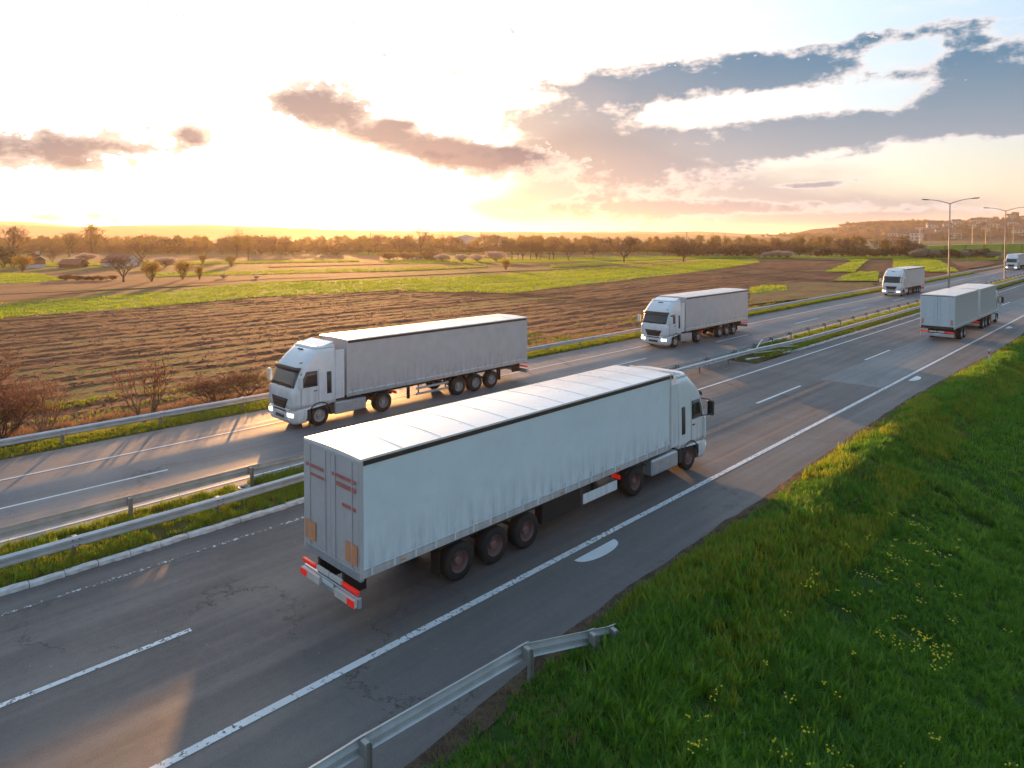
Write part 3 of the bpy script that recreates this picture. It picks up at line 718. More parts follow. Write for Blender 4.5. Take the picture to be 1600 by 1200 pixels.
# ------------------------------------------------------------------ guardrails
W_PROF = [(-.005,.31),(.035,.285),(.075,.265),(.075,.205),(.035,.18),(.0,.165),(.0,.145),(.035,.13),(.075,.105),(.075,.045),(.035,.025),(-.005,0)]
def beam_mesh(p, q, side, rise0=0, rise1=0, name='beam'):
    p = Vector(p); q = Vector(q); d = (q-p); d.z = 0; d.normalize(); nrm = Vector((d.y, -d.x, 0))*side; v = []; f = []
    n = len(W_PROF)
    for e, pt in enumerate((p, q)):
        for (o, z) in W_PROF: v.append(pt + nrm*o + Vector((0,0,z)))
        for (o, z) in W_PROF: v.append(pt + nrm*(o-.012) + Vector((0,0,z)))
    m = 2*n
    for k in range(n-1):
        f += [(k, k+1, m+k+1, m+k), (n+k+1, n+k, m+n+k, m+n+k+1)]
    f += [(0, m, m+n, n), (n-1, 2*n-1, m+2*n-1, m+n-1)]
    for e in (0, m): f.append(tuple(e+k for k in range(n)) + tuple(e+n+k for k in range(n-1, -1, -1)))
    return mesh(name, v, f, M['steel'])
post_me = MB().box(-.03,.03,-.06,-.052,0,.72).box(-.03,.03,.052,.06,0,.72).box(-.03,-.022,-.052,.052,0,.72).me('post', M['steel_dull'])
spacer_me = MB().bbox(-.09,.09,-.055,.055,-.13,.13,.01).me('spacer', M['steel_dull'])
bolt_me = MB().box(-.014,.014,-.10,-.065,.06,.09).box(-.014,.014,.065,.10,.06,.09).box(-.014,.014,-.10,-.065,.22,.25).box(-.014,.014,.065,.10,.22,.25).me('bolts', M['rust'])
splice_cache = {}
def guardrail(name, pts, side, label, group=None, zbase=None):
    """pts: (x, y) of posts in order; side +1: the beam faces right of the direction of travel"""
    root = empty(name, (pts[0][0], pts[0][1], 0)); tag(root, label, 'guardrail', group); o0 = Vector((pts[0][0], pts[0][1], 0)); mcache = {}
    for i, p in enumerate(pts):
        z = p[2] if len(p) > 2 else 0.0
        nx = pts[min(i+1, len(pts)-1)]; pv = pts[max(i-1, 0)]; dv = Vector((nx[0]-pv[0], nx[1]-pv[1], 0)).normalized(); nrm = Vector((dv.y, -dv.x, 0))*side; ang = math.atan2(-dv.x, dv.y)
        base = Vector((p[0], p[1], z)) - o0
        po = link('post', post_me, root); po.location = base; po.rotation_euler = (random.uniform(-.015,.015), random.uniform(-.015,.015), ang)
        sp = link('spacer', spacer_me, root); sp.location = base + nrm*.115 + Vector((0,0,.60)); sp.rotation_euler = (0, 0, ang)
        if side not in splice_cache: splice_cache[side] = beam_mesh((0,-.15,0), (0,.15,0), side, name='splice')
        jp = link('splice', splice_cache[side], root); jp.location = base + nrm*.212 + Vector((0,0,.445)); jp.rotation_euler = (0,0,ang)
        bo = link('bolts', bolt_me, jp); bo.location = (.075*side, 0, 0); tag(bo, kind='stuff')
        if i < len(pts)-1:
            q = pts[i+1]; zq = q[2] if len(q) > 2 else 0.0; dd = Vector((q[0]-p[0], q[1]-p[1], 0)).normalized(); nn = Vector((dd.y, -dd.x, 0))*side
            key = (round(q[0]-p[0], 3), round(q[1]-p[1], 3), round(zq-z, 3))
            if key not in mcache: mcache[key] = beam_mesh((0,0,0), (q[0]-p[0], q[1]-p[1], zq-z), side)
            b = link('beam', mcache[key], root); b.location = base + nn*.205 + Vector((0,0,.445))
    return root
guardrail('guardrail', [(-34.75, -4.2+4*i) for i in range(64)], 1, 'long steel guardrail along the field side of the far carriageway')
guardrail('guardrail', [(-22.15, -6.8+4*i) for i in range(5)] + [(-22.3, 13.1), (-22.55, 17.1)] + [(-22.6, 21.1+4*i) for i in range(7)] + [(-22.5, 49.2), (-22.15, 53.2)] + [(-22.0, 57.2+4*i) for i in range(36)], 1, 'median guardrail facing the near carriageway above the white kerb stones')
guardrail('guardrail', [(-23.9, -4.8+4*i) for i in range(5)] + [(-23.6, 15.2), (-23.2, 19.2)] + [(-23.05, 23.2+4*i) for i in range(7)] + [(-23.3, 51.2), (-23.8, 55.2)] + [(-23.9, 59.2+4*i) for i in range(36)], -1, 'median guardrail facing the far carriageway, its posts standing in grass')
guardrail('guardrail_end', [(-9.55, -5.6), (-9.55, -1.6), (-9.5, 2.4), (-9.5, 6.4), (-9.35, 10.2, -.02), (-8.98, 11.9, -.30), (-8.85, 12.5, -.40)], -1, 'pale steel guardrail end in the grass at the bottom, bent down past its last posts')
# loose braces where the median rails part again
br = empty('rail_brace', (-22.6, 50, 0)); tag(br, 'tangle of slanting steel braces where the two median guardrails part', 'brace')
for k, (a, b) in enumerate((((-.2,-1.5,.62),(.75,5.5,.2)), ((.1,-1.0,.35),(.9,4.2,.08)), ((-.9,2.6,.85),(.1,-.6,.68)))):
    MB().tube([a, ((a[0]+b[0])/2, (a[1]+b[1])/2, (a[2]+b[2])/2+.03), b], .045, 6).build('bar', M['steel'], br)
# the drum on top of the near median rail
dr = empty('rail_drum', (-22.35, 10.2, 0)); tag(dr, 'short round steel drum between the median rails near the bottom left', 'drum')
MB().tube([(0,0,.05),(0,0,.62)], .02, 6).build('stem', M['steel_dull'], dr)
m_ = MB(); n = 18
for (r0, z0) in ((.19,.5),(.19,.72),(.17,.72),(.17,.54)):
    m_.v += [(r0*math.cos(2*math.pi*k/n), r0*math.sin(2*math.pi*k/n), z0) for k in range(n)]
for i in range(3):
    for k in range(n): m_.f.append((i*n+k, i*n+(k+1)%n, (i+1)*n+(k+1)%n, (i+1)*n+k))
m_.f.append(tuple(3*n+k for k in range(n))); m_.f.append(tuple(k for k in range(n-1,-1,-1)))
m_.build('drum_shell', M['steel_dull'], dr, True)
MB().bbox(-.09,.09,-.05,.05,.545,.70,.01).bbox(-.03,.12,-.08,-.05,.60,.75,.005).build('clamp', M['rust'], dr)

# delineator posts
def delineator(x, y, label):
    e = empty('delineator', (x, y, float(H(x, y)))); tag(e, label, 'marker post', 'white marker posts beside the road')
    MB().add([(-.05,-.06,-.1),(.05,-.06,-.1),(.05,.06,-.1),(-.05,.06,-.1),(-.045,-.055,.95),(.045,-.055,1.0),(.045,.055,1.0),(-.045,.055,.95)], [(0,3,2,1),(4,5,6,7),(0,1,5,4),(1,2,6,5),(2,3,7,6),(3,0,4,7)]).build('post', M['wall_white'], e)
    MB().box(-.052,.052,-.064,.064,.66,.84).build('band', M['plastic'], e)
    MB().box(-.03,.03,-.07,-.062,.68,.83).build('reflector', M['lamp_red'], e)
    return e
delineator(-9.35, 57.1, 'white marker post with red reflector at the edge of the grass bank')

# ------------------------------------------------------------------ street lamps
def street_lamp(x, y, h, label):
    e = empty('street_lamp', (x, y, 0)); tag(e, label, 'street lamp', 'twin armed street lamps in the median')
    MB().tube([(0,0,0),(0,0,.4),(0,0,h*.5),(0,0,h)], [.16,.13,.10,.07], 10).build('pole', M['pole'], e, True)
    MB().bbox(-.2,.2,-.2,.2,0,.06,.01).build('base_plate', M['steel_dull'], e)
    for s in (-1, 1):
        pts = [(s*(.02+2.6*t), 0, h-.02+.62*math.sin(t*math.pi/2)) for t in (0,.15,.3,.5,.7,.85,1)]
        MB().tube(pts, [.06,.055,.05,.045,.042,.04,.04], 8).build('arm', M['pole'], e, True)
        hd = MB(); 
        prof = [(0,.05),(.25,.13),(.6,.15),(.95,.11),(1.05,.04)]; n = 8
        for (a, w) in prof: hd.v += [(s*(2.45+a), w*math.cos(2*math.pi*k/n)*1.1, h+.60+.08*a+w*.55*math.sin(2*math.pi*k/n)) for k in range(n)]
        for i in range(len(prof)-1):
            for k in range(n): hd.f.append((i*n+k, i*n+(k+1)%n, (i+1)*n+(k+1)%n, (i+1)*n+k))
        hd.f += [tuple(range(n)), tuple((len(prof)-1)*n+k for k in range(n))]
        ho = hd.build('lamp_head', M['lamp_head'], e, True)
        MB().bbox(*(sorted((s*2.75, s*3.3))), -.11, .11, h+.56, h+.60, .01).build('lens', M['lamp_clear'], ho)
street_lamp(-23.1, 111.6, 13.4, 'taller looking twin armed street lamp, the nearer one, rising behind the grey drawbar truck')
street_lamp(-23.1, 154.5, 13.4, 'farther twin armed street lamp near the right edge, in front of the last white truck')

# ------------------------------------------------------------------ trucks
PI = math.pi
tyre_me = MB().lathe_x([(-.13,.30),(-.14,.46),(-.11,.505),(.11,.505),(.14,.46),(.13,.30)], (0,0,0), 28).me('tyre', M['tyre'], True)
def rim_mesh(mt, s):
    b = MB().lathe_x([(.125*s,.30),(.10*s,.285),(.02*s,.25),(.015*s,.13),(.07*s,.12),(.10*s,.09),(.105*s,.0)], (0,0,0), 24)
    for k in range(8):
        t = 2*PI*k/8; y_, z_ = .19*math.cos(t), .19*math.sin(t); b.box(*sorted((.018*s,.035*s)), y_-.018, y_+.018, z_-.018, z_+.018)
    return b.me('rim', mt)
RIMS = {}
def wheel(parent, x, y, s, rimmat, wide=1.0):
    w = link('wheel', tyre_me, parent); w.location = (x, y, .505); w.scale = (wide, 1, 1)
    key = (rimmat.name, s)
    if key not in RIMS: RIMS[key] = rim_mesh(rimmat, s)
    link('rim', RIMS[key], w)
    return w

# cab surface: rounded rectangle sections from bumper to roof
def lerp(a, b, t): return a+(b-a)*t
def prof(tab, z):
    for i in range(len(tab)-1):
        if z <= tab[i+1][0]:
            t = (z-tab[i][0])/(tab[i+1][0]-tab[i][0]); t = max(0, min(1, t)); return lerp(tab[i][1], tab[i+1][1], t)
    return tab[-1][1]
class Cab:
    def __init__(s, front, half, back, rad, ztop):
        s.front = front; s.half = half; s.back = back; s.rad = rad; s.ztop = ztop
    def pt(s, u, z, off=0.0):
        """u in 0..1 from back left round the front to back right"""
        fy = prof(s.front, z); hw = prof(s.half, z); by_ = prof(s.back, z); r = min(prof(s.rad, z), hw*.95)
        side = max(.01, (fy-r)-by_); arc = r*PI/2; fr = 2*(hw-r); L = 2*side+2*arc+fr; d = u*L
        if d < side: x, y_, n = -hw, by_+d, (-1, 0)
        elif d < side+arc:
            t = (d-side)/r; x = -(hw-r)-r*math.cos(t); y_ = (fy-r)+r*math.sin(t); n = (-math.cos(t), math.sin(t))
        elif d < side+arc+fr: x, y_, n = -(hw-r)+(d-side-arc), fy, (0, 1)
        elif d < side+2*arc+fr:
            t = (d-side-arc-fr)/r; x = (hw-r)+r*math.sin(t); y_ = (fy-r)+r*math.cos(t); n = (math.sin(t), math.cos(t))
        else: x, y_, n = hw, (fy-r)-(d-side-2*arc-fr), (1, 0)
        # gentle bow of the front
        y_ += .10*(1-(x/hw)**2) * (1 if n[1] > .3 else 0) * 0
        return Vector((x+n[0]*off, y_+n[1]*off, z))
    def useg(s, z):
        fy = prof(s.front, z); hw = prof(s.half, z); by_ = prof(s.back, z); r = min(prof(s.rad, z), hw*.95)
        side = max(.01, (fy-r)-by_); arc = r*PI/2; fr = 2*(hw-r); L = 2*side+2*arc+fr
        return side, arc, fr, L
    def u_at_side(s, y_, z, sgn):
        side, arc, fr, L = s.useg(z); by_ = prof(s.back, z); d = max(0, min(side, y_-by_)); return d/L if sgn < 0 else 1-d/L
    def u_at_front(s, x, z):
        side, arc, fr, L = s.useg(z); hw = prof(s.half, z); r = min(prof(s.rad, z), hw*.95)
        c = max(-(hw-r), min(hw-r, x)); ex = x-c
        d = side+arc+(c+(hw-r))+ (0 if ex == 0 else math.copysign(math.asin(min(1, abs(ex)/r))*r, ex)); return d/L
    def body(s, name, z0, z1, mt, parent, nz=10, nu=44):
        v = []; f = []
        for i in range(nz+1):
            z = lerp(z0, z1, i/nz)
            for k in range(nu+1): v.append(s.pt(k/nu, z))
        for i in range(nz):
            for k in range(nu): a = i*(nu+1)+k; f.append((a+nu+1, a+nu+2, a+1, a))
        for i in range(nz): f.append((i*(nu+1), i*(nu+1)+nu, (i+1)*(nu+1)+nu, (i+1)*(nu+1)))
        f.append(tuple(nz*(nu+1)+k for k in range(nu, -1, -1))); f.append(tuple(range(nu+1)))
        me = mesh(name, v, f, mt)
        for p in me.polygons: p.use_smooth = len(p.vertices) == 4 and p.index < nz*nu
        bm = bmesh.new(); bm.from_mesh(me); bmesh.ops.recalc_face_normals(bm, faces=bm.faces[:]); bm.to_mesh(me); bm.free()
        return link(name, me, parent)
    def panel(s, name, ufn, z0, z1, off, mt, parent, nu=10, nz=4, th=.03, shape=None):
        """panel following the cab skin: ufn(z) gives (u0, u1)"""
        v = []; f = []
        for lay, o in enumerate((off, off-th)):
            for i in range(nz+1):
                z = lerp(z0, z1, i/nz); u0, u1 = ufn(z)
                for k in range(nu+1): v.append(s.pt(lerp(u0, u1, k/nu), z, o))
        m = (nz+1)*(nu+1)
        for i in range(nz):
            for k in range(nu):
                a = i*(nu+1)+k; f.append((a, a+nu+1, a+nu+2, a+1)); 
        bd = [k for k in range(nu+1)] + [i*(nu+1)+nu for i in range(1, nz+1)] + [nz*(nu+1)+k for k in range(nu-1, -1, -1)] + [i*(nu+1) for i in range(nz-1, 0, -1)]
        for i in range(len(bd)): a, b = bd[i], bd[(i+1) % len(bd)]; f.append((a, b, b+m, a+m))
        me = mesh(name, v, f, mt); bm = bmesh.new(); bm.from_mesh(me); bmesh.ops.recalc_face_normals(bm, faces=bm.faces[:]); bm.to_mesh(me); bm.free()
        for p in me.polygons: p.use_smooth = p.index < nu*nz
        return link(name, me, parent)

def tractor(root, yb, mats, style='long', near=-1, detail=True):
    """cab over tractor; yb = front bumper y; forward is +y"""
    tall = 3.78 if style != 'low' else 3.45
    C = Cab(front=[(.30,yb-.10),(.55,yb-.01),(1.0,yb),(1.75,yb-.03),(1.95,yb-.08),(2.75,yb-.38),(2.9,yb-.42),(3.3,yb-.80),(tall,yb-1.35)],
            half=[(.3,1.18),(.6,1.245),(1.8,1.245),(2.8,1.22),(3.3,1.20),(tall,1.12)],
            back=[(.3,yb-.75),(.98,yb-.75),(1.02,yb-2.28),(tall,yb-2.28)],
            rad=[(.3,.22),(1.0,.30),(1.8,.30),(2.8,.36),(3.3,.45),(tall,.5)], ztop=tall)
    c = C.body('cab', 1.02, tall-.12, mats['cab'], root, 14)
    C2 = Cab(C.front, [(a, b*.985) for a, b in C.half], C.back, [(a, b*1.1) for a, b in C.rad], tall)
    C.body('roof_fairing', tall-.118, tall, mats['cab'], root, 2)
    # front lower body / bumper
    C.body('bumper', .30, 1.015, mats['cab'], root, 6)
    # windscreen, sun visor
    C.panel('windscreen', lambda z: (C.u_at_front(-1.10, z), C.u_at_front(1.10, z)), 1.98, 2.72, .012, M['glass'], root, 16, 5)
    C.panel('sun_visor', lambda z: (C.u_at_front(-1.12, z), C.u_at_front(1.12, z)), 2.74, 2.90, .10, M['plastic'], root, 14, 2, .02)
    # grille with slats
    C.panel('grille', lambda z: (C.u_at_front(-lerp(.52,.80,(z-.95)/.55), z), C.u_at_front(lerp(.52,.80,(z-.95)/.55), z)), .98, 1.46, .014, M['chassis'], root, 8, 3)
    for k in range(3): C.panel('grille_slat', lambda z: (C.u_at_front(-lerp(.48,.76,(z-.95)/.55), z), C.u_at_front(lerp(.48,.76,(z-.95)/.55), z)), 1.05+.14*k, 1.08+.14*k, .03, M['plastic'], root, 6, 1, .012)
    C.panel('lower_grille', lambda z: (C.u_at_front(-.42, z), C.u_at_front(.42, z)), .50, .66, .012, M['plastic'], root, 6, 1)
    C.panel('licence_plate', lambda z: (C.u_at_front(-.26, z), C.u_at_front(.26, z)), .70, .81, .018, M['mirror'], root, 4, 1)
    C.panel('lower_grille', lambda z: (C.u_at_front(-.60, z), C.u_at_front(.60, z)), .84, .92, .012, M['plastic'], root, 6, 1)
    for s in (-1, 1):
        C.panel('headlight', lambda z: tuple(sorted((C.u_at_front(s*.74, z), C.u_at_front(s*1.16, z)))), .64, .80, .016, M['lamp_on'], root, 6, 2)
        C.panel('fog_light', lambda z: tuple(sorted((C.u_at_front(s*.70, z), C.u_at_front(s*.95, z)))), .44, .52, .014, M['lamp_clear'], root, 3, 1)
        C.panel('marker_lamp', lambda z: tuple(sorted((C.u_at_front(s*.85, z), C.u_at_front(s*1.0, z)))), 3.06, 3.12, .012, M['lamp_orange'], root, 3, 1)
        # side window, door shut lines, steps
        def uw(z, a=yb-1.30, b=yb-.50): return tuple(sorted((C.u_at_side(a, z, s), C.u_at_side(min(b, yb-.46-(z-1.9)*.20), z, s))))
        C.panel('side_window', uw, 1.95, 2.68, .010, M['glass'], root, 5, 4)
        for yy in (yb-1.36, yb-.44):
            C.panel('door_seam', lambda z: tuple(sorted((C.u_at_side(yy-.008, z, s), C.u_at_side(yy+.008, z, s)))), 1.08, 2.74 if yy < yb-1 else 1.9, .004, M['plastic'], root, 1, 4, .01)
        C.panel('sleeper_window', lambda z: tuple(sorted((C.u_at_side(yb-2.05, z, s), C.u_at_side(yb-1.80, z, s)))), 1.5, 2.55, .009, M['plastic'], root, 1, 2)
        C.panel('door_handle', lambda z: tuple(sorted((C.u_at_side(yb-1.28, z, s), C.u_at_side(yb-1.10, z, s)))), 1.72, 1.76, .03, M['plastic'], root, 1, 1)
        C.panel('corner_vane', lambda z: tuple(sorted((C.u_at_front(s*1.02, z), C.u_at_side(yb-.36, z, s)))), 1.02, 1.90, .03, mats['cab'], root, 5, 4)
        MB().bbox(*sorted((s*1.02, s*1.23)), yb-2.2, yb-1.98, .45, 1.0, .02).build('mudguard_rear', M['plastic'], root)
        MB().bbox(*sorted((s*1.00, s*1.22)), yb-.95, yb-.72, .36, .98, .02).build('step', M['plastic'], root)
        # wheel arch
        a = MB(); n = 12; cy_, cz = yb-1.42, .52
        for i in range(n+1):
            t = PI*i/n
            for xx in (s*.92, s*1.25):
                for rr in (.60, .66): a.v.append((xx, cy_+rr*math.cos(t), cz+rr*math.sin(t)*.98))
        for i in range(n):
            b0 = i*4
            for (p, q) in ((0,1),(1,3),(3,2),(2,0)): a.f.append((b0+p, b0+q, b0+4+q, b0+4+p))
        a.build('wheel_arch', M['plastic'], root)
        # mirrors
        mb = MB().bbox(*sorted((s*1.36, s*1.62)), yb-.36, yb-.20, 1.98, 2.58, .04)
        mo = mb.build('mirror', mats['mirror'], root); MB().bbox(*sorted((s*1.39, s*1.59)), yb-.372, yb-.362, 2.02, 2.54, .004).build('mirror_glass', M['glass'], mo)
        MB().tube([(s*1.2, yb-.5, 2.64), (s*1.46, yb-.3, 2.60)], .025, 6).tube([(s*1.2, yb-.5, 1.96), (s*1.46, yb-.3, 2.0)], .025, 6).build('mirror_arm', M['plastic'], root)
        # side air deflectors behind the cab
        MB().bbox(*sorted((s*1.19, s*1.225)), yb-2.78, yb-2.29, 1.15, tall-.25, .012).build('side_fairing', mats['cab'], root)
        # fuel tank / side skirt
        MB().bbox(*sorted((s*.78, s*1.22)), yb-4.05, yb-2.25, .38, .98, .06).build('fuel_tank', mats['tank'], root)
        MB().box(*sorted((s*1.222, s*1.23)), yb-3.5, yb-3.38, .80, .84).build('side_marker', M['lamp_orange'], root)
        wheel(root, s*1.06, yb-1.42, s, mats['rim'])
        for ay in (yb-5.1,): wheel(root, s*1.0, ay, s, mats['rim'], 1.7)
        MB().add([(s*.72, yb-5.75, .9),(s*1.24, yb-5.75, .9),(s*1.24, yb-5.45, 1.08),(s*.72, yb-5.45, 1.08),(s*.72, yb-4.75, 1.08),(s*1.24, yb-4.75, 1.08),(s*.72, yb-4.45, .9),(s*1.24, yb-4.45, .9),
                  (s*.72, yb-5.75, .93),(s*1.24, yb-5.75, .93),(s*1.24, yb-5.45, 1.11),(s*.72, yb-5.45, 1.11),(s*.72, yb-4.75, 1.11),(s*1.24, yb-4.75, 1.11),(s*.72, yb-4.45, .93),(s*1.24, yb-4.45, .93)],
                 [(0,1,2,3),(3,2,5,4),(4,5,7,6),(8,11,10,9),(11,12,13,10),(12,14,15,13),(1,9,10,2),(2,10,13,5),(5,13,15,7),(0,3,11,8),(3,4,12,11),(4,6,14,12),(0,8,9,1),(6,7,15,14)]).build('mudguard', M['plastic'], root)
        MB().bbox(*sorted((s*.8, s*1.15)), yb-5.98, yb-5.92, .78, .92, .01).build('tail_lamp', M['lamp_red'], root)
    # roof deflector
    MB().add([(-1.0,yb-2.28,tall-.15),(1.0,yb-2.28,tall-.15),(1.05,yb-1.3,tall-.1),(-1.05,yb-1.3,tall-.1),(-1.0,yb-2.28,tall+.14),(1.0,yb-2.28,tall+.14)],[(0,1,2,3),(4,3,2,5),(0,4,5,1),(0,3,4),(1,5,2)]).build('roof_deflector', mats['cab'], root)
    MB().bbox(-.22,.22,yb-1.16,yb-1.06,tall-.22,tall-.16,.02).build('roof_horn', M['plastic'], root)
    MB().box(-.42,-.30,yb-6.0,yb-.6,.62,.92).box(.30,.42,yb-6.0,yb-.6,.62,.92).box(-.9,.9,yb-5.17,yb-5.03,.42,.56).box(-.95,.95,yb-1.48,yb-1.36,.42,.55).box(-.45,.45,yb-2.2,yb-.7,.5,.95).build('chassis', M['chassis'], root)
    # wipers
    for xx in (-.6, .15): MB().tube([(xx, yb-.07, 1.94), (xx+.55, yb-.12, 2.06)], .012, 4).build('wiper', M['plastic'], root)

def curtain_mesh(x, y0, y1, z0, z1, s, amp=.012, seed=0):
    r = random.Random(seed); ny = max(12, int((y1-y0)*5)); nz = 8; v = []; f = []
    for i in range(ny+1):
        yy = lerp(y0, y1, i/ny)
        for k in range(nz+1):
            t = k/nz; d = amp*(math.sin(yy*2.1+seed)*.6+math.sin(yy*5.3+t*2+seed)*.5)*math.sin(PI*min(1, t*1.1+.02)) + amp*1.6*abs(math.sin(yy*PI/1.22))**6*0
            v.append((x+s*d, yy, lerp(z0, z1, t)))
    for i in range(ny):
        for k in range(nz): a = i*(nz+1)+k; f.append((a, a+1, a+nz+2, a+nz+1) if s < 0 else (a, a+nz+1, a+nz+2, a+1))
    return mesh('curtain', v, f, None, True)

def trailer(root, y0, y1, mats, axles, rear='plain', seed=0, side='curtain'):
    """semi trailer body from rear y0 to nose y1"""
    hw = 1.275; z0, zt = 1.16, 3.96; zs = 1.42
    # core box with roof
    MB().bbox(-hw+.06, hw-.06, y0+.06, y1-.02, 1.2, zt-.02, .02).build('load_box', mats['side'], root)
    r = MB(); n = 10; v = []
    for yy in (y0, y1):
        for i in range(n+1):
            t = i/n; xx = lerp(-hw, hw, t); v.append((xx, yy, zt+.035*math.sin(PI*t)))
        v += [(hw, yy, zt-.05), (-hw, yy, zt-.05)]
    m = n+3; f = [(k, k+1, m+k+1, m+k) for k in range(m-1)] + [(m-1, 0, m, 2*m-1), tuple(range(m)), tuple(m+k for k in range(m-1, -1, -1))]
    r.add(v, f); ro = r.build('roof', mats['roof'], root)
    ny = int((y1-y0)/1.2)
    for i in range(1, ny): # roof bows showing through the sheet
        yy = lerp(y0, y1, i/ny); b = MB()
        b.tube([(lerp(-hw+.05, hw-.05, k/6), yy, zt+.002+.035*math.sin(PI*lerp(.02,.98,k/6))) for k in range(7)], .006, 4, True); b.build('roof_bow', mats['roof'], ro)
    for s in (-1, 1):
        c = curtain_mesh(s*(hw-.012), y0+.08, y1-.03, zs-.02, zt-.16, s, .010 if side == 'curtain' else .002, seed+s); c.materials.append(mats['side']); co = link('side_curtain' if side == 'curtain' else 'side_panel', c, root)
        MB().bbox(*sorted((s*(hw-.045), s*(hw+.004))), y0+.02, y1, zt-.17, zt-.055, .006).build('top_rail', M['rail_dark'] if mats.get('dark') else M['frame'], root)
        if side == 'curtain':
            nb = int((y1-y0)/.62); 
            for i in range(nb):
                yy = lerp(y0+.3, y1-.3, i/(nb-1)); MB().box(*sorted((s*(hw+.0), s*(hw+.018))), yy-.022, yy+.022, zs-.24, zs+.10).build('strap', mats['strap'], co)
        MB().bbox(*sorted((s*(hw-.05), s*(hw+.006))), y0, y1, zs-.27, zs-.10, .008).build('side_rail', mats['rail'], root)
        MB().bbox(*sorted((s*(hw-.04), s*(hw+.004))), y0+.02, y1-.02, zs-.085, zs-.025, .006).build('curtain_hem', mats['hem'], root)
        MB().bbox(*sorted((s*(hw-.06), s*(hw+.010))), y0-.01, y0+.07, zs-.27, zt-.05, .008).build('rear_pillar', mats['post'], root)
        MB().bbox(*sorted((s*(hw-.06), s*(hw+.010))), y1-.06, y1+.01, zs-.27, zt-.05, .008).build('front_pillar', mats['post'], root)
        ya = min(axles)-1.0; yb2 = max(axles)+.75
        for yy in np.arange(y0+1.2, y1-1.0, 3.0): MB().box(*sorted((s*(hw+.006), s*(hw+.016))), yy-.06, yy+.06, zs-.20, zs-.16).build('side_marker', M['lamp_orange'], root)
        # side guard rails between axles and landing legs
        g0 = max(axles)+.75; g1 = y1-4.3
        if g1 > g0+1:
            if mats.get('guard'):
                MB().bbox(*sorted((s*1.17, s*1.21)), g0+1.9, g1+1.0, .52, .84, .01).build('side_guard', mats['guard'], root)
                MB().bbox(*sorted((s*.86, s*1.18)), g0-.05, g0+1.8, .44, 1.08, .02).build('pallet_box', M['chassis'], root)
            else:
                for zz in (.55, .85): MB().bbox(*sorted((s*1.17, s*1.20)), g0, g1, zz-.06, zz+.06, .01).build('side_guard', M['frame'], root)
            for yy in (g0+.2, g1-.2): MB().box(*sorted((s*1.12, s*1.165)), yy-.03, yy+.03, .5, 1.16).build('guard_bracket', M['chassis'], root)
            MB().bbox(*sorted((s*.75, s*.87)), g1+.15, g1+.30, .30, 1.1, .01).build('landing_leg', M['chassis'], root)
        for a in axles: wheel(root, s*1.04, a, s, mats['rim'], 1.35)
        MB().bbox(*sorted((s*.88, s*1.22)), min(axles)-.72, min(axles)-.69, .35, 1.0, .01).build('mud_flap', M['chassis'], root)
        MB().bbox(*sorted((s*.86, s*1.22)), min(axles)-.7, max(axles)+.66, 1.06, 1.10, .01).build('mudguard', M['chassis'], root)
    MB().box(-.55,-.43,y0+.15,y1-.3,.86,1.18).box(.43,.55,y0+.15,y1-.3,.86,1.18).bbox(-hw+.1, hw-.1, y0+.1, y1-.1, 1.155, 1.198, .01).build('chassis', M['chassis'], root)
    for a in axles: MB().tube([(-.95,a,.505),(.95,a,.505)], .07, 8).build('axle', M['chassis'], root)
    # rear: doors, bumper, lights
    for s in (-1, 1):
        d = MB().bbox(*sorted((s*.008, s*(hw-.065))), y0-.012, y0+.055, zs-.10, zt-.07, .008).build('rear_door', mats['rear'], root)
        for xx in (s*.22, s*.95): MB().tube([(xx, y0-.03, zs-.10), (xx, y0-.03, zt-.12)], .016, 6).build('lock_rod', mats['post'], d)
        for zz in (zs+.2, zs+1.1, zs+2.0): MB().box(*sorted((s*(hw-.20), s*(hw-.06))), y0-.026, y0-.013, zz-.03, zz+.03).build('hinge', mats['post'], d)
        if rear == 'semi':
            MB().box(*sorted((s*(hw-.60), s*(hw-.10))), y0-.040, y0-.034, zs+.02, zs+.50).build('warning_plate', M['orange'], d)
            for (za, zb, xa, xb) in (((3.34,3.42,.10,1.12),(3.14,3.24,.30,1.12),(2.70,2.78,.55,1.10)) if s > 0 else ((3.30,3.38,.30,1.12),(3.10,3.16,.20,.9))):
                MB().box(*sorted((s*xa, s*xb)), y0-.042, y0-.034, za, zb).build('red_stripe', M['redp'], d)
        if rear == 'drawbar':
            MB().box(*sorted((s*(hw-.26), s*(hw-.12))), y0-.040, y0-.034, zs+.05, zs+.50).build('warning_plate', M['orange'], d)
        MB().bbox(*sorted((s*.60, s*1.24)), y0-.10, y0-.01, .80, .90, .015).build('tail_lamp', M['lamp_red'], root)
        MB().bbox(*sorted((s*.02+s*.0, s*.56)), y0-.09, y0-.02, .80, .92, .01).build('marker_board', M['palep'], root)
        if rear == 'semi': MB().bbox(*sorted((s*.35, s*1.20)), y0-.15, y0-.055, .50, .70, .01).build('marker_board', M['palep'], root)
        if rear == 'semi': MB().bbox(*sorted((s*.92, s*1.22)), y0-.165, y0-.152, .52, .68, .003).build('reflector', M['lamp_red'], root)
    MB().bbox(-hw+.02, hw-.02, y0-.005, y0+.10, zs-.34, zs-.12, .01).build('rear_sill', M['rail_dark'] if rear == 'drawbar' else M['frame'], root)
    MB().bbox(-hw+.04, hw-.04, y0-.05, y0+.05, .46, .72, .015).build('underrun_bar', M['frame'], root)
    MB().box(-.6,-.5,y0-.02,y0+.6,.5,1.1).box(.5,.6,y0-.02,y0+.6,.5,1.1).build('bar_bracket', M['chassis'], root)
    MB().box(-.26,.26,y0-.115,y0-.095,.62,.73).build('licence_plate', M['mirror'], root)
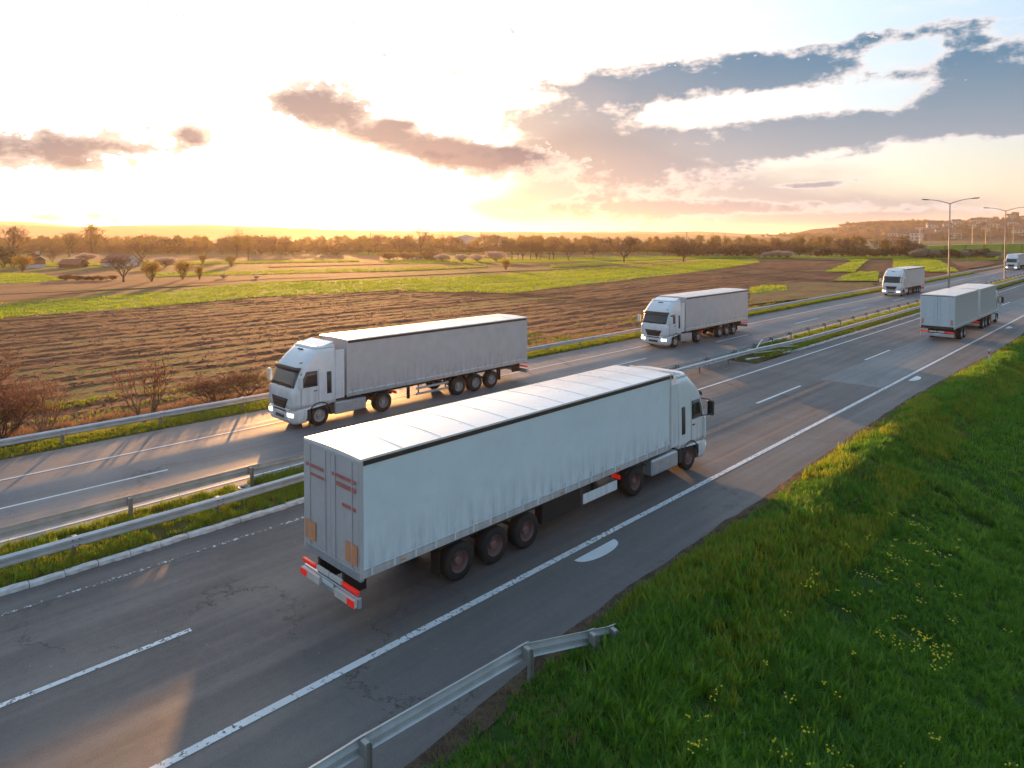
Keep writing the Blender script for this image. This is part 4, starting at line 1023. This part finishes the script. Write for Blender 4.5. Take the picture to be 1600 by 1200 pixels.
    MB().bbox(-hw+.03, hw-.03, y0-.02, y0+.06, zt-.10, zt-.055, .006).build('rear_header', mats.get('header', M['frame']), root)

def semi(x, y, heading, L, mats, label, rear='semi', seed=0, style='long'):
    """y: rear end if heading=+1; front bumper nearest the camera if heading=-1"""
    root = empty('semi_truck', (x, y if heading > 0 else y+L, 0), 0 if heading > 0 else PI); tag(root, label, 'truck', 'white semi trucks on the motorway')
    nose = L-2.9; ax0 = min(3.1, L*.19)
    trailer(root, 0, nose, mats, [ax0, ax0+1.31, ax0+2.62], rear, seed)
    tractor(root, L, mats, style)
    return root
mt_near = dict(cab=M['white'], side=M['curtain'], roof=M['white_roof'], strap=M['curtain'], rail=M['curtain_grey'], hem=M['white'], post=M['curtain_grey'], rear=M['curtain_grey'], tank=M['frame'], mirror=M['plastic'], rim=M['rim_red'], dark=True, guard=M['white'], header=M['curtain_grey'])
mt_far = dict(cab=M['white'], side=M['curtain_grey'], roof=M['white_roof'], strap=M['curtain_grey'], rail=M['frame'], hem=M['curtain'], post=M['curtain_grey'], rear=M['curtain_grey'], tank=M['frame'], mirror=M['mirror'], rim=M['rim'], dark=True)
semi(-14.75, 8.9, 1, 16.4, mt_near, 'nearest and largest white semi truck, driving away, red stripes on its rear doors', seed=1)
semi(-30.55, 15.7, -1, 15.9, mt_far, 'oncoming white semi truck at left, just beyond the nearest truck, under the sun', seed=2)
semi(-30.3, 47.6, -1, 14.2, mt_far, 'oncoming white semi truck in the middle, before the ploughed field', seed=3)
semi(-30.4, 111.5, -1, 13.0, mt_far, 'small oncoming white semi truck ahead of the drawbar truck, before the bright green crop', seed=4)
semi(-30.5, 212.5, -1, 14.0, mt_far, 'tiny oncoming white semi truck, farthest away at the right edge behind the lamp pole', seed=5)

def drawbar():
    L = 20.4; root = empty('drawbar_truck', (-14.72, 67.2, 0)); tag(root, 'grey blue truck with drawbar trailer driving away, two boxes with a gap between them', 'truck')
    m = dict(cab=M['box_rear'], side=M['box_blue'], roof=M['white_roof'], strap=M['box_blue'], rail=M['frame'], hem=M['box_rear'], post=M['box_rear'], rear=M['box_rear'], tank=M['curtain_grey'], mirror=M['plastic'], rim=M['rim'], header=M['rail_dark'])
    trailer(root, 0, 9.3, m, [3.0, 4.3], 'drawbar', 11, 'box')
    trailer(root, 10.2, 17.9, m, [12.2, 13.5], 'front', 12, 'box')
    tractor(root, L, m, 'low')
    MB().bbox(-.08,.08,9.2,10.6,.55,.7,.02).build('drawbar', M['chassis'], root)
drawbar()

# ------------------------------------------------------------------ trees
def branch_tree(seed, h, spread, levels=4, trunk_r=None, trunk_h=.25, leafm=None, barkm=None, leaf=0, lsize=.3, forks=3, up=.35, twig=.03, name='tree', multi=1, droop=0):
    """returns (trunk mesh, crown mesh): limbs as tapering tubes, twigs as thin blades, buds as small faces"""
    r = random.Random(seed); T = MB(); Cv = []; Cf = []; trunk_r = trunk_r or h*.022
    def quad(p, d, ln, w):
        a = d.cross(Vector((r.uniform(-1,1), r.uniform(-1,1), r.uniform(-1,1)))).normalized()*w; k = len(Cv)
        Cv.extend([tuple(p-a), tuple(p+a), tuple(p+d*ln+a*.3), tuple(p+d*ln-a*.3)]); Cf.append((k, k+1, k+2, k+3))
    def lf(p, s):
        a = Vector((r.gauss(0,1), r.gauss(0,1), r.gauss(0,1))).normalized(); b = a.cross(Vector((r.gauss(0,1), r.gauss(0,1), r.gauss(0,1)))).normalized(); k = len(Cv)
        s *= r.uniform(.6, 1.3); Cv.extend([tuple(p-a*s), tuple(p+b*s*.6), tuple(p+a*s), tuple(p-b*s*.6)]); Cf.append((k, k+1, k+2, k+3))
    def grow(p, d, ln, rad, lv):
        pts = [p]; q = p.copy(); dd = d.copy(); n = 3 if lv > 1 else 2
        for i in range(n):
            dd = (dd + Vector((r.gauss(0,.14), r.gauss(0,.14), r.gauss(0,.10)+ (.05 if not droop else -.06*(levels-lv))))).normalized(); q = q + dd*ln/n; pts.append(q.copy())
        if lv >= 2: T.tube(pts, [rad*(1-.45*i/n) for i in range(n+1)], 5 if lv >= levels-1 else 3, False)
        else:
            for i in range(n): quad(pts[i], (pts[i+1]-pts[i]).normalized(), (pts[i+1]-pts[i]).length, max(rad, twig))
        if lv <= 0:
            for _ in range(leaf): lf(pts[-1] + Vector((r.gauss(0,1), r.gauss(0,1), r.gauss(0,1)))*lsize*1.6, lsize)
            return
        m = forks + (1 if r.random() < .5 else 0)
        for i in range(m):
            t = r.uniform(.45, 1) if i else 1.0; base = pts[min(n, max(1, int(round(t*n))))]
            az = r.uniform(0, 2*PI); side = Vector((math.cos(az), math.sin(az), r.uniform(-.1, .5))).normalized()
            nd = (dd*(1-spread) + side*spread*1.25 + Vector((0,0,up*.4))).normalized()
            grow(base, nd, ln*r.uniform(.58, .82), rad*.55, lv-1)
    for mI in range(multi):
        a = r.uniform(0, 2*PI); d0 = Vector((math.cos(a)*.35*(multi > 1), math.sin(a)*.35*(multi > 1), 1)).normalized()
        L0 = h*trunk_h; p0 = Vector((math.cos(a)*.12*(multi > 1)*h*.1, math.sin(a)*.12*(multi > 1)*h*.1, -.1)); top = p0 + d0*L0
        T.tube([p0, p0+d0*L0*.3, top], [trunk_r*1.35, trunk_r, trunk_r*.85], 7, False)
        for i in range(forks+2):
            az = 2*PI*(i+r.random()*.6)/(forks+2); side = Vector((math.cos(az), math.sin(az), 0))
            nd = (d0*(1-spread*.9) + side*spread + Vector((0,0,up*.3))).normalized(); grow(p0+d0*L0*r.uniform(.75, 1), nd, h*.30*r.uniform(.8, 1.15), trunk_r*.6, levels)
    zs = [v[2] for v in Cv] or [h]; k = h/max(zs)
    T.v = [(a*k, b*k, c*k) for a, b, c in T.v]; Cv = [(a*k, b*k, c*k) for a, b, c in Cv]
    return T.me('trunk', barkm or M['bark']), mesh('crown', Cv, Cf, leafm or M['twig'])
PROTO = {}
def proto(key, **kw): PROTO[key] = branch_tree(**kw)
for i in range(3): proto(f'bare{i}', seed=100+i, h=10, spread=.46, levels=4, leaf=0, forks=3, twig=.032, leafm=M['twig'], trunk_h=.18)
for i in range(2): proto(f'tall{i}', seed=130+i, h=15, spread=.34, levels=3, leaf=2, lsize=.20, forks=3, twig=.04, leafm=M['twig'], trunk_h=.42)
proto('lone', seed=139, h=15, spread=.33, levels=4, leaf=0, forks=2, twig=.07, leafm=M['twig'], trunk_h=.46, trunk_r=.36)
for i in range(4): proto(f'bud{i}', seed=160+i, h=12, spread=.40, levels=3, leaf=5, lsize=.26, forks=3, leafm=M['bud_olive'], barkm=M['bark'], trunk_h=.22)
for i in range(3): proto(f'brown{i}', seed=180+i, h=10, spread=.42, levels=3, leaf=5, lsize=.26, forks=3, leafm=M['leaf_brown'], barkm=M['bark'], trunk_h=.2)
for i in range(2): proto(f'gold{i}', seed=200+i, h=5, spread=.30, levels=3, leaf=4, lsize=.13, forks=2, leafm=M['bud_gold'], barkm=M['bark'], trunk_h=.10, multi=7, twig=.03, trunk_r=.07)
for i in range(2): proto(f'blossom{i}', seed=220+i, h=4, spread=.5, levels=3, leaf=6, lsize=.13, forks=3, leafm=M['blossom'], barkm=M['bark'], trunk_h=.12, multi=3)
proto('hazel', seed=240, h=4, spread=.5, levels=3, leaf=6, lsize=.14, forks=3, leafm=M['blossom_grey'], trunk_h=.12, multi=3)
for i in range(2): proto(f'dark{i}', seed=250+i, h=6, spread=.48, levels=3, leaf=8, lsize=.20, forks=3, leafm=M['leaf_dark'], trunk_h=.12, multi=2)
for i in range(2): proto(f'shrub{i}', seed=270+i, h=3.6, spread=.26, levels=2, leaf=1, lsize=.035, forks=2, twig=.015, leafm=M['twig_red'], barkm=M['bark_pale'], trunk_h=.22, multi=5, trunk_r=.030)
for i in range(2): proto(f'thicket{i}', seed=300+i, h=5, spread=.52, levels=3, leaf=5, lsize=.2, forks=3, leafm=M['leaf_brown'], trunk_h=.06, multi=3)
proto('leftbush', seed=281, h=5.0, spread=.5, levels=4, leaf=1, lsize=.05, forks=3, twig=.017, leafm=M['twig_red'], barkm=M['bark'], trunk_h=.22, multi=2, trunk_r=.09)
H0 = {'lone':15,'bare':10,'tall':15,'bud':12,'brown':10,'gold':5,'blossom':4,'hazel':4,'dark':6,'shrub':3.6,'leftbush':5,'thicket':5}
def plant(kind, p, h, w=None, name='tree', label=None, cat='tree', group=None, rz=None, trunk_name='trunk'):
    base = kind.rstrip('0123456789'); s = h/H0[base]; e = empty(name, (p[0], p[1], p[2]), random.uniform(0, 6.28) if rz is None else rz)
    e.scale = (s*(w or 1), s*(w or 1), s); tag(e, label, cat, group); t, c = PROTO[kind]; link(trunk_name, t, e); link('crown', c, e); return e
def at(px_, py_, z=-1.0):
    p = unproj(px_, py_, z); return (p.x, p.y, z)
def height(px_, yb, yt, z=-1.0):
    F = Vector((-math.sin(YAW), math.cos(YAW), 0)); p = unproj(px_, yb, z); return (yb-yt)*(p.dot(F))/FPX
def ptree(kind, x, yb, yt, w, label, name='tree', cat='tree', group=None, **k): return plant(kind, at(x, yb), height(x, yb, yt), w, name, label, cat, group, **k)
# trees one can tell apart
ptree('lone', 658, 404, 349, 1.0, 'tall lone bare tree with a forked crown standing above the hedge right of the sun', 'bare_tree')
ptree('bare0', 975, 411, 367, 1.3, 'wide round bare tree behind the reedy strip, the largest of the three brown ones', 'bare_tree')
ptree('bare1', 888, 408, 374, 1.1, 'spreading bare tree with low split trunk left of the widest brown tree', 'bare_tree')
ptree('bare2', 1068, 410, 369, 1.5, 'broad dark bare tree beside the end of the green field', 'bare_tree')
ptree('bare1', 927, 405, 372, .8, 'leaning thin bare tree between the two round brown trees', 'bare_tree')
ptree('bare0', 193, 441, 398, 1.5, 'low dark bare tree in front of the red roofed barn', 'bare_tree', rz=1.0)
ptree('bare2', 82, 412, 392, 1.3, 'small bare tree between the white house and the low barn', 'bare_tree')
ptree('bare2', 222, 410, 374, 1.4, 'wide brown bare tree behind the red roofed barn', 'bare_tree')
ptree('bud0', 145, 402, 348, 1.0, 'tall round crowned tree rising above the hills at left', 'tree')
ptree('bare0', 18, 404, 350, 1.0, 'bare tree with thick forked limbs at the left edge', 'bare_tree')
ptree('tall1', 108, 402, 362, 1.2, 'hazy bare tree left of the round crowned tree', 'bare_tree')
ptree('bud1', 297, 400, 368, .6, 'small round headed tree on the skyline left of the sun', 'tree')
ptree('bud2', 322, 400, 363, .9, 'bare looking tree with spread crown on the skyline left of the sun', 'tree')
ptree('bud3', 370, 402, 355, .9, 'upright tree standing highest just left of the sun', 'tree')
ptree('bud0', 388, 406, 366, .9, 'slim orange lit tree with its trunk showing in the meadow', 'tree')
ptree('tall1', 980, 404, 366, .8, 'bare tree just behind the widest brown tree', 'bare_tree')
ptree('bud1', 847, 402, 364, .9, 'round topped tree on the skyline behind the thin trunks', 'tree')
ptree('bare0', 1316, 401, 371, 1.5, 'large fan shaped bare tree in front of the wooded hill', 'bare_tree')
ptree('brown0', 1218, 400, 372, 1.1, 'dark brown round tree above the pink blossom hedge', 'tree')
ptree('brown1', 1405, 402, 364, 1.3, 'dense brown tree left of the nearer street lamp', 'tree')
ptree('bud2', 1384, 402, 366, 1.0, 'ochre tinted tree beside the dense brown tree', 'tree')
ptree('tall0', 1133, 398, 362, .6, 'thin dark tree on the skyline above the purple scrub', 'bare_tree')
ptree('bud3', 1112, 398, 363, 1.0, 'pale round tree on the skyline above the purple scrub', 'tree')
ptree('gold0', 1143, 399, 376, .8, 'small yellow pointed tree above the dark hedge', 'tree')
for k, (x, yb, yt, w, lab) in enumerate([(237,440,405,1.0,'fountain shaped golden shrub, left of the golden ones'), (285,437,405,1.1,'widest golden shrub with upright yellow stems'), (312,438,412,.6,'narrow golden shrub right beside the widest one'),
        (361,416,398,1.2,'round golden bush alone in the meadow left of the sun'), (317,413,396,.9,'small golden tree behind the golden shrubs'), (790,422,404,1.1,'round golden bush on the edge of the green field'),
        (35,425,396,1.2,'olive hedge bush left of the white house'), (1215+0,403,389,1.0,'')]):
    if lab: ptree('gold%d' % (k % 2), x, yb, yt, w, lab, 'golden_shrub', 'shrub')
for k, (x, yb, yt, w, lab) in enumerate([(745,409,396,1.6,'pale blossom bush under the skyline, left of a pair'), (775,409,391,1.5,'taller pale blossom bush next to the golden bush'), (692,409,395,1.5,'greyish blossom bush right of the lone tree'),
        (722,410,396,1.4,'greyish blossom bush between two other blossom bushes'), (1196,403,393,1.1,'left end of the pink blossom hedge'), (1207,403,391,1.1,'second bush of the pink blossom hedge'), (1218,403,390,1.1,'third bush of the pink blossom hedge'),
        (1230,403.5,391,1.2,'right end of the pink blossom hedge'), (135,408,394,1.8,'pink blossom bush behind the low barn'), (258,418,400,1.7,'pale blossom bush behind the golden shrubs'), (350,435,427,1.4,'low blossom bush on the field edge below the sun'),
        (400,436,430,1.6,'low reddish bush at the field edge under the sun')]):
    ptree('blossom%d' % (k % 2), x, yb, yt, w, lab, 'blossom_bush', 'bush')
ptree('dark0', 6, 418, 383, 1.3, 'dark evergreen tree cut by the left edge', 'evergreen_tree')
ptree('dark1', 22, 420, 396, 1.0, 'dark bush beside the evergreen at the left edge', 'bush', 'bush')
ptree('dark0', 1267, 400, 383, 1.2, 'rounded green bush in the hedge left of the fan shaped tree', 'bush', 'bush')
ptree('dark1', 1248, 400, 384, 1.2, 'dark green bush right of the blossom hedge', 'bush', 'bush')
# hedge of bushes at the right, and the purple scrub in the middle
def hedge(n, x0, x1, yb, hh, kinds, group, label, cat='bush', name='hedge_bush', jit=1.0):
    for i in range(n):
        x = lerp(x0, x1, (i+random.uniform(.2,.8))/n); b = yb(x) + random.uniform(-.6,.4)*jit; ptree(random.choice(kinds), x, b, b-hh*random.uniform(.75, 1.2), random.uniform(1.2, 1.8), label, name, cat, group)
hedge(26, 1275, 1450, lambda x: 402.0, 15, ['dark0','dark1','thicket0','thicket1','brown2'], 'hedge bushes behind the green plots', 'dark leafless and green bush of the long hedge beneath the wooded hill')
hedge(24, 1425, 1555, lambda x: 404.0, 15, ['hazel','dark0','hazel','dark1'], 'grey green hedge bushes at right', 'grey green bush of the hedge behind the yellow green plot')
hedge(22, 1035, 1200, lambda x: 400.0, 18, ['thicket0','thicket1','shrub0','brown1'], 'purple brown scrub bushes', 'purple brown leafless bush of the scrub belt in the middle distance')
hedge(14, 590, 690, lambda x: 406.0, 13, ['thicket0','thicket1','bud0'], 'bushes round the lone tree', 'orange brown bush of the thicket around the lone tall tree')
hedge(9, 785, 870, lambda x: 406.0, 30, ['tall0','tall1','bare1','bare2'], 'thin trunked saplings', 'thin trunked sapling of the open row in the meadow', 'tree', 'sapling')
hedge(10, 100, 180, lambda x: 438.5, 9, ['thicket0','thicket1','bud1'], 'low bushes on the bank', 'low golden topped bush on the bank left of the golden shrubs')
# far tree line
kinds = ['bud0','bud1','bud2','bud3','brown0','brown1','brown2','tall0','tall1','bare0','bare2','gold0','thicket0','thicket1']
wts = [5,5,5,5,4,4,4,1,1,2,2,2,4,4]
KN = {'bud':'hazy budding tree','brown':'dense brown tree','tall':'tall thin bare tree','bare':'spreading bare tree','gold':'small yellow tree','thicket':'low brown bushy tree'}
def seg(x):
    for lim, t in ((140, 'behind the brick house'), (330, 'behind the golden shrubs'), (560, 'under the sun'), (780, 'near the lone tall tree'), (1000, 'behind the round brown trees'), (1190, 'above the purple scrub')):
        if x < lim: return t
    return 'at the foot of the wooded hill'
for i in range(225):
    x = -60 + 1420*(i+random.random())/215; yb = random.uniform(390, 399); hh = (21 if x < 700 else 19 if x < 1000 else 15)*(.45+1.05*random.random()**1.5)
    k = random.choices(kinds, wts)[0]
    plant(k, at(x, yb), hh*(unproj(x, yb).dot(Vector((-math.sin(YAW), math.cos(YAW), 0))))/FPX, random.uniform(.9, 1.5), 'distant_tree', f'{KN[k.rstrip("0123456789")]} of the distant belt, {seg(x)}', 'tree', f'{KN[k.rstrip("0123456789")]}s of the belt, {seg(x)}')
# understory mass of the belt
pts = []; 
for i in range(2800):
    x = random.uniform(-80, 1350); p = at(x, random.uniform(387.5, 396)); pts.append((p[0], p[1], -1.0))
UND = [PROTO[k][1] for k in ('thicket0','thicket1','bud0','thicket0','thicket1')]
scatter('distant_undergrowth', np.array(pts), rng.uniform(.25, .85, len(pts)), UND, 40, tilt=.05)
# bare shrubs behind the far guardrail
def wp(kind, x, y, h, w, label, name='bare_shrub', **k): return plant(kind, (x, y, float(H(x, y))), h, w, name, label, 'shrub', None, **k)
wp('leftbush', -40.0, 4.2, 6.0, 1.1, 'large reddish bare shrub filling the left edge behind the guardrail', rz=.4)
wp('leftbush', -41.5, 1.0, 6.5, 1.2, 'second reddish bare shrub cut by the left edge', rz=2.4)
wp('shrub0', -37.8, 7.8, 3.4, 1.1, 'open bare shrub with few pale stems left of the fuller one')
wp('shrub1', -38.2, 12.3, 4.2, 1.15, 'bare shrub with long pale whips, right of the other shrubs and behind the guardrail')
wp('leftbush', -38.6, 6.0, 3.6, 1.2, 'reddish bare shrub close behind the guardrail near the left edge')
wp('leftbush', -39.6, 16.2, 2.4, 1.5, 'low twiggy bare shrub added to shade the road, behind the guardrail just left of the oncoming truck', rz=1.1)  # extra shrub, set in the sun's path to shade the near lanes
wp('leftbush', -43.5, 2.5, 5.5, 1.2, 'tallest bare shrub at the left edge, standing farther into the field', rz=3.1)
wp('leftbush', -40.5, 18.6, 2.3, 1.3, 'low bare shrub added to shade the road, behind the guardrail, mostly hidden by the cab of the left oncoming truck')  # also added, to break up the sun patch on the near lanes
wp('shrub1', -41.5, 7.2, 3.2, 1.2, 'small bare shrub standing back towards the ploughed field')

# ------------------------------------------------------------------ buildings on the plain
def house(name, p, rz, w, d, h, rh, wallm, roofm, label, group=None, windows=(), gable=None, over=.3, open_front=False):
    e = empty(name, p, rz); tag(e, label, 'house' if 'house' in name else 'barn', group)
    MB().box(-w/2, w/2, -d/2, d/2, 0, h).build('wall', wallm, e)
    MB().add([(-w/2,-d/2,h+.003),(w/2,-d/2,h+.003),(0,-d/2,h+rh),(-w/2,d/2,h+.003),(w/2,d/2,h+.003),(0,d/2,h+rh)], [(0,1,2),(5,4,3),(0,3,4,1),(1,4,5,2),(2,5,3,0)]).build('gable', gable or wallm, e)
    sl_ = rh/(w/2); t = .18
    r = MB(); a, b = -w/2-over, w/2+over; za = h-over*sl_; o = d/2+over
    r.add([(a,-o,za+.02),(0,-o,h+rh+.02),(b,-o,za+.02),(a,o,za+.02),(0,o,h+rh+.02),(b,o,za+.02),(a,-o,za+t+.02),(0,-o,h+rh+t+.02),(b,-o,za+t+.02),(a,o,za+t+.02),(0,o,h+rh+t+.02),(b,o,za+t+.02)],
          [(6,7,10,9),(7,8,11,10),(0,3,4,1),(1,4,5,2),(0,1,7,6),(1,2,8,7),(3,9,10,4),(4,10,11,5),(0,6,9,3),(2,5,11,8)])
    ro = r.build('roof', roofm, e)
    for (fx_, z0, ww, hh2) in windows:
        wdw = MB().box(fx_-ww/2, fx_+ww/2, -d/2-.06, -d/2+.05, z0, z0+hh2).build('window', M['window'], e)
        MB().box(fx_-ww/2-.08, fx_+ww/2+.08, -d/2-.09, -d/2+.02, z0-.10, z0-.005).build('sill', M['wall_white'], wdw)
    return e, ro
def face(p): return math.atan2(-p[0], p[1])  # front (local -y) towards the camera side
p = at(54, 418.5); h_ = height(54, 418.5, 395)
e, ro = house('farm_house', p, face(p), h_*1.2, h_*1.2, h_*.52, h_*.46, M['wall_brick'], M['roof_dark'], 'small brick house with white lower wall and gable facing the road at left', windows=((-1.2, 3.2, .9, 1.0), (1.0, 3.4, .9, 1.0)), gable=M['wood'])
MB().box(-h_*.602, h_*.602, -h_*.61, h_*.602, 0, h_*.24).build('plinth', M['wall_white'], e)
MB().box(.3, 1.4, -h_*.6-.08, -h_*.6+.02, 4.0, 5.0).build('lit_window', M['wall_cream'], e)  # pane in the plain cream wall material
p = at(115, 418); h_ = height(115, 418, 405); e, ro = house('low_barn', p, face(p)+.9, h_*1.6, h_*2.6, h_*.45, h_*.5, M['wood'], M['roof_red'], 'low barn with sagging dull red roof right of the brick house')
p = at(190, 416); h_ = height(190, 416, 397); e, ro = house('red_barn', p, face(p)+.7, h_*1.8, h_*2.4, h_*.35, h_*.65, M['wall_white'], M['roof_red'], 'larger red roofed barn half hidden behind the dark bare tree')

# ------------------------------------------------------------------ distant hills and town
def ridge(name, prof_px, dist, zb, mt, depth=600, amp=.8, seed=0, step=8):
    """a range of hills: outline heights are real heights at a real distance"""
    F2 = Vector((-math.sin(YAW), math.cos(YAW), 0)); R2 = Vector((math.cos(YAW), math.sin(YAW), 0)); xs = np.arange(prof_px[0][0], prof_px[-1][0]+1, step)
    yy = np.interp(xs, [p[0] for p in prof_px], [p[1] for p in prof_px]); v = []; rows = [(-1.0,0),(-.7,.25),(-.4,.62),(-.15,.92),(0,1.0),(.4,.8),(1.0,0)]
    for i, (x, y) in enumerate(zip(xs, yy)):
        hgt = CAM_H + (365.6-y)/FPX*dist + amp*float(fbm(x*.06, seed*1.0, seed, 5)-.5)*2
        for (t, k) in rows:
            D = dist + depth*t; lat = (x-800)/FPX*dist; q = F2*D + R2*lat*(1+.0*t); z = zb + (hgt-zb)*k*(1 if k in (0, 1.0) else (.9+.2*float(vnoise(np.array(x*.03), np.array(t*3.), seed))))
            v.append((q.x, q.y, z))
    m = len(rows); f = [(i*m+k, (i+1)*m+k, (i+1)*m+k+1, i*m+k+1) for i in range(len(xs)-1) for k in range(m-1)]
    return tag(link(name, mesh(name, v, f, mt, True)), kind='structure')
ridge('far_hills', [(-500,356),(-200,350),(0,346),(30,346),(90,352),(150,360),(300,366)], 3000, -3, M['g_hill'], 700, 5, 1)
ridge('far_hills', [(760,368),(850,362),(1000,361.5),(1090,361.5),(1180,366),(1290,367),(1330,362),(1400,366)], 3200, -3, M['g_hill'], 700, 5, 5)
ridge('left_hills', [(-500,350),(-100,351),(0,351),(60,353),(110,355),(230,352.5),(300,351.5),(380,353),(460,357),(600,361),(700,361.5),(720,361),(860,362.5),(1000,365.5),(1200,369)], 2100, -3, M['g_hill'], 500, 3, 2)
HP = [(1180,372),(1240,371),(1290,369),(1312,358),(1322,354),(1380,350),(1440,350),(1500,350),(1520,345.5),(1600,341),(1750,339),(2100,340),(2600,350)]
ridge('town_hill', HP, 1450, -2, M['g_hill'], 430, 1.5, 3, 5)
def hill_pt(px_, t):
    F2 = Vector((-math.sin(YAW), math.cos(YAW), 0)); R2 = Vector((math.cos(YAW), math.sin(YAW), 0)); y = np.interp(px_, [p[0] for p in HP], [p[1] for p in HP])
    hgt = CAM_H + (365.6-y)/FPX*1450; k = np.interp(t, [-1,-.7,-.4,-.15,0], [0,.25,.62,.92,1]); D = 1450+430*t; q = F2*D + R2*(px_-800)/FPX*1450; return (q.x, q.y, -2+(hgt+2)*float(k)*.98)
pts = [hill_pt(random.uniform(1190, 2000), -1+random.random()**1.0) for _ in range(3600)]
scatter('hillside_woods', np.array(pts), rng.uniform(.5, 1.1, len(pts)), [PROTO[k][1] for k in ('brown0','brown1','brown2','bud0','bud3','brown0')], 50, tilt=.05)
pts = [hill_pt(random.uniform(1316, 1480), random.uniform(-.03, .05)) for _ in range(240)]
scatter('ridge_wood', np.array(pts), rng.uniform(.7, 1.0, len(pts)), [PROTO['brown0'][1], PROTO['dark0'][1]], 51, tilt=.05)
hm = {}
def town_house(px_, t, w, h, kind, label):
    p = hill_pt(px_, t); e = empty('town_house', (p[0], p[1], p[2]+6.0), face(p)+random.uniform(-.5, .5)); tag(e, label, 'house', label.replace('house', 'houses')); e.scale = (w/10, w/10, h/6)
    if kind not in hm:
        wm = (M['wall_cream'], M['wall_white'], M['wall_brick'])[kind]; rm = (M['roof_red'], M['roof_dark'], M['roof_red'])[kind]
        hm[kind] = (MB().box(-5,5,-4,4,-4,4).me('wall', wm), MB().add([(-5.5,-4.5,4.01),(5.5,-4.5,4.01),(5.5,4.5,4.01),(-5.5,4.5,4.01),(-4.5,0,7),(4.5,0,7)], [(0,1,5,4),(1,2,5),(2,3,4,5),(3,0,4),(0,3,2,1)]).me('roof', rm),
                    [MB().box(x-.6,x+.6,-4.06,-3.9,z,z+1.4).me('window', M['window']) for x in (-3,0,3) for z in (-1.5, 1.5)])
    a, b, c = hm[kind]; link('wall', a, e); link('roof', b, e)
    for w_ in c: link('window', w_, e)
for i in range(62):
    px_ = random.choice([random.uniform(1310, 1600), random.uniform(1390, 1640), random.uniform(1240, 1330)]); town_house(px_, random.uniform(-.75, -.05) if px_ > 1330 else random.uniform(-.95, -.7), random.uniform(11, 18), random.uniform(6, 10), i % 3, ('cream house with red roof', 'white house with dark roof', 'brick house with red roof')[i % 3] + (' left of both street lamps on the town hill' if px_ < 1478 else ' between the two street lamps on the town hill' if px_ < 1567 else ' at the right edge on the town hill'))
# motorway branch on an embankment at the foot of the town
def embankment():
    a, b = Vector(at(1330, 398, -1)), Vector(at(1330, 398, -1))
    pts = [(1290, 396, 0.0), (1380, 394.0, 1.6), (1500, 393.0, 3.0), (1620, 392.5, 3.6), (1900, 392.5, 3.6)]
    v = []; f = []; rv = []; rf = []; ctr = []
    for (x, yb, z) in pts:
        p = Vector(at(x, yb)); ctr.append((p, z)); n = Vector((-p.x, -p.y, 0)).normalized()
        for (o, zz) in ((14, -1.05), (6, z), (-6, z), (-14, -1.05)): q = p+n*o; v.append((q.x, q.y, zz))
        for o in (5, -5): q = p+n*o; rv.append((q.x, q.y, z+.03))
    for i in range(len(pts)-1):
        for k in range(3): f.append((i*4+k, i*4+k+1, (i+1)*4+k+1, (i+1)*4+k))
        rf.append((i*2, i*2+1, i*2+3, i*2+2))
    tag(link('embankment', mesh('embankment', v, f, M['g_green'])), kind='structure'); tag(link('distant_road', mesh('distant_road', rv, rf, M['far_road'])), kind='structure')
    pm = MB().tube([(0,0,0),(0,0,11)], [.16,.10], 6).me('pole', M['pole']); am = MB().tube([(0,0,11),(1.6,0,11.3)], .09, 5).box(1.4,2.3,-.15,.15,11.22,11.38).me('arm', M['lamp_head'])
    for x in (1372, 1395, 1437, 1452, 1519, 1540, 1548, 1583):
        yb = np.interp(x, [q[0] for q in pts], [q[1] for q in pts]); z = np.interp(x, [q[0] for q in pts], [q[2] for q in pts]); p = at(x, yb)
        e = empty('distant_lamp_post', (p[0], p[1], float(z)), random.uniform(0, 6)); tag(e, 'thin lamp post on the distant raised road below the town', 'lamp post', 'lamp posts of the distant raised road'); link('pole', pm, e); link('arm', am, e)
embankment()
# white sheds far off beyond the belt
for k, (x, lab) in enumerate(((728, 'left one of the white roofed sheds glinting beyond the trees'), (775, 'right one of the white roofed sheds glinting beyond the trees'))):
    p = at(x, 388.5); house('far_barn', (p[0], p[1], -1), face(p), 16, 8, 7.5, 2.0, M['wall_white'], M['wall_white'], lab)
# thin masts on the skyline
for (x, t, lab) in ((579, 362, 'thin mast on the skyline right of the sun'), (1073, 361, 'thin mast on the skyline above the broad bare tree')):
    p = at(x, 388); hh = height(x, 388, t); e = empty('mast', p); tag(e, lab, 'mast'); MB().tube([(0,0,0),(0,0,hh*.6),(0,0,hh)], [.5,.35,.2], 6).build('shaft', M['pole'], e); MB().box(-1,1,-.15,.15,hh*.9,hh*.92).build('crossbar', M['pole'], e)

# ------------------------------------------------------------------ haze
def haze():
    m = bpy.data.materials.new('haze'); m.use_nodes = True; nt = m.node_tree; nt.nodes.clear(); out = nt.nodes.new('ShaderNodeOutputMaterial'); pv = nt.nodes.new('ShaderNodeVolumePrincipled')
    pv.inputs['Color'].default_value = (.95,.80,.66,1); pv.inputs['Density'].default_value = .00015; pv.inputs['Anisotropy'].default_value = .58
    nt.links.new(pv.outputs[0], out.inputs['Volume'])
    o = MB().box(-9000, 9000, -5000, 9500, -6.5, 70).build('haze', m); tag(o, kind='stuff')
HAZE = True
if HAZE: haze()
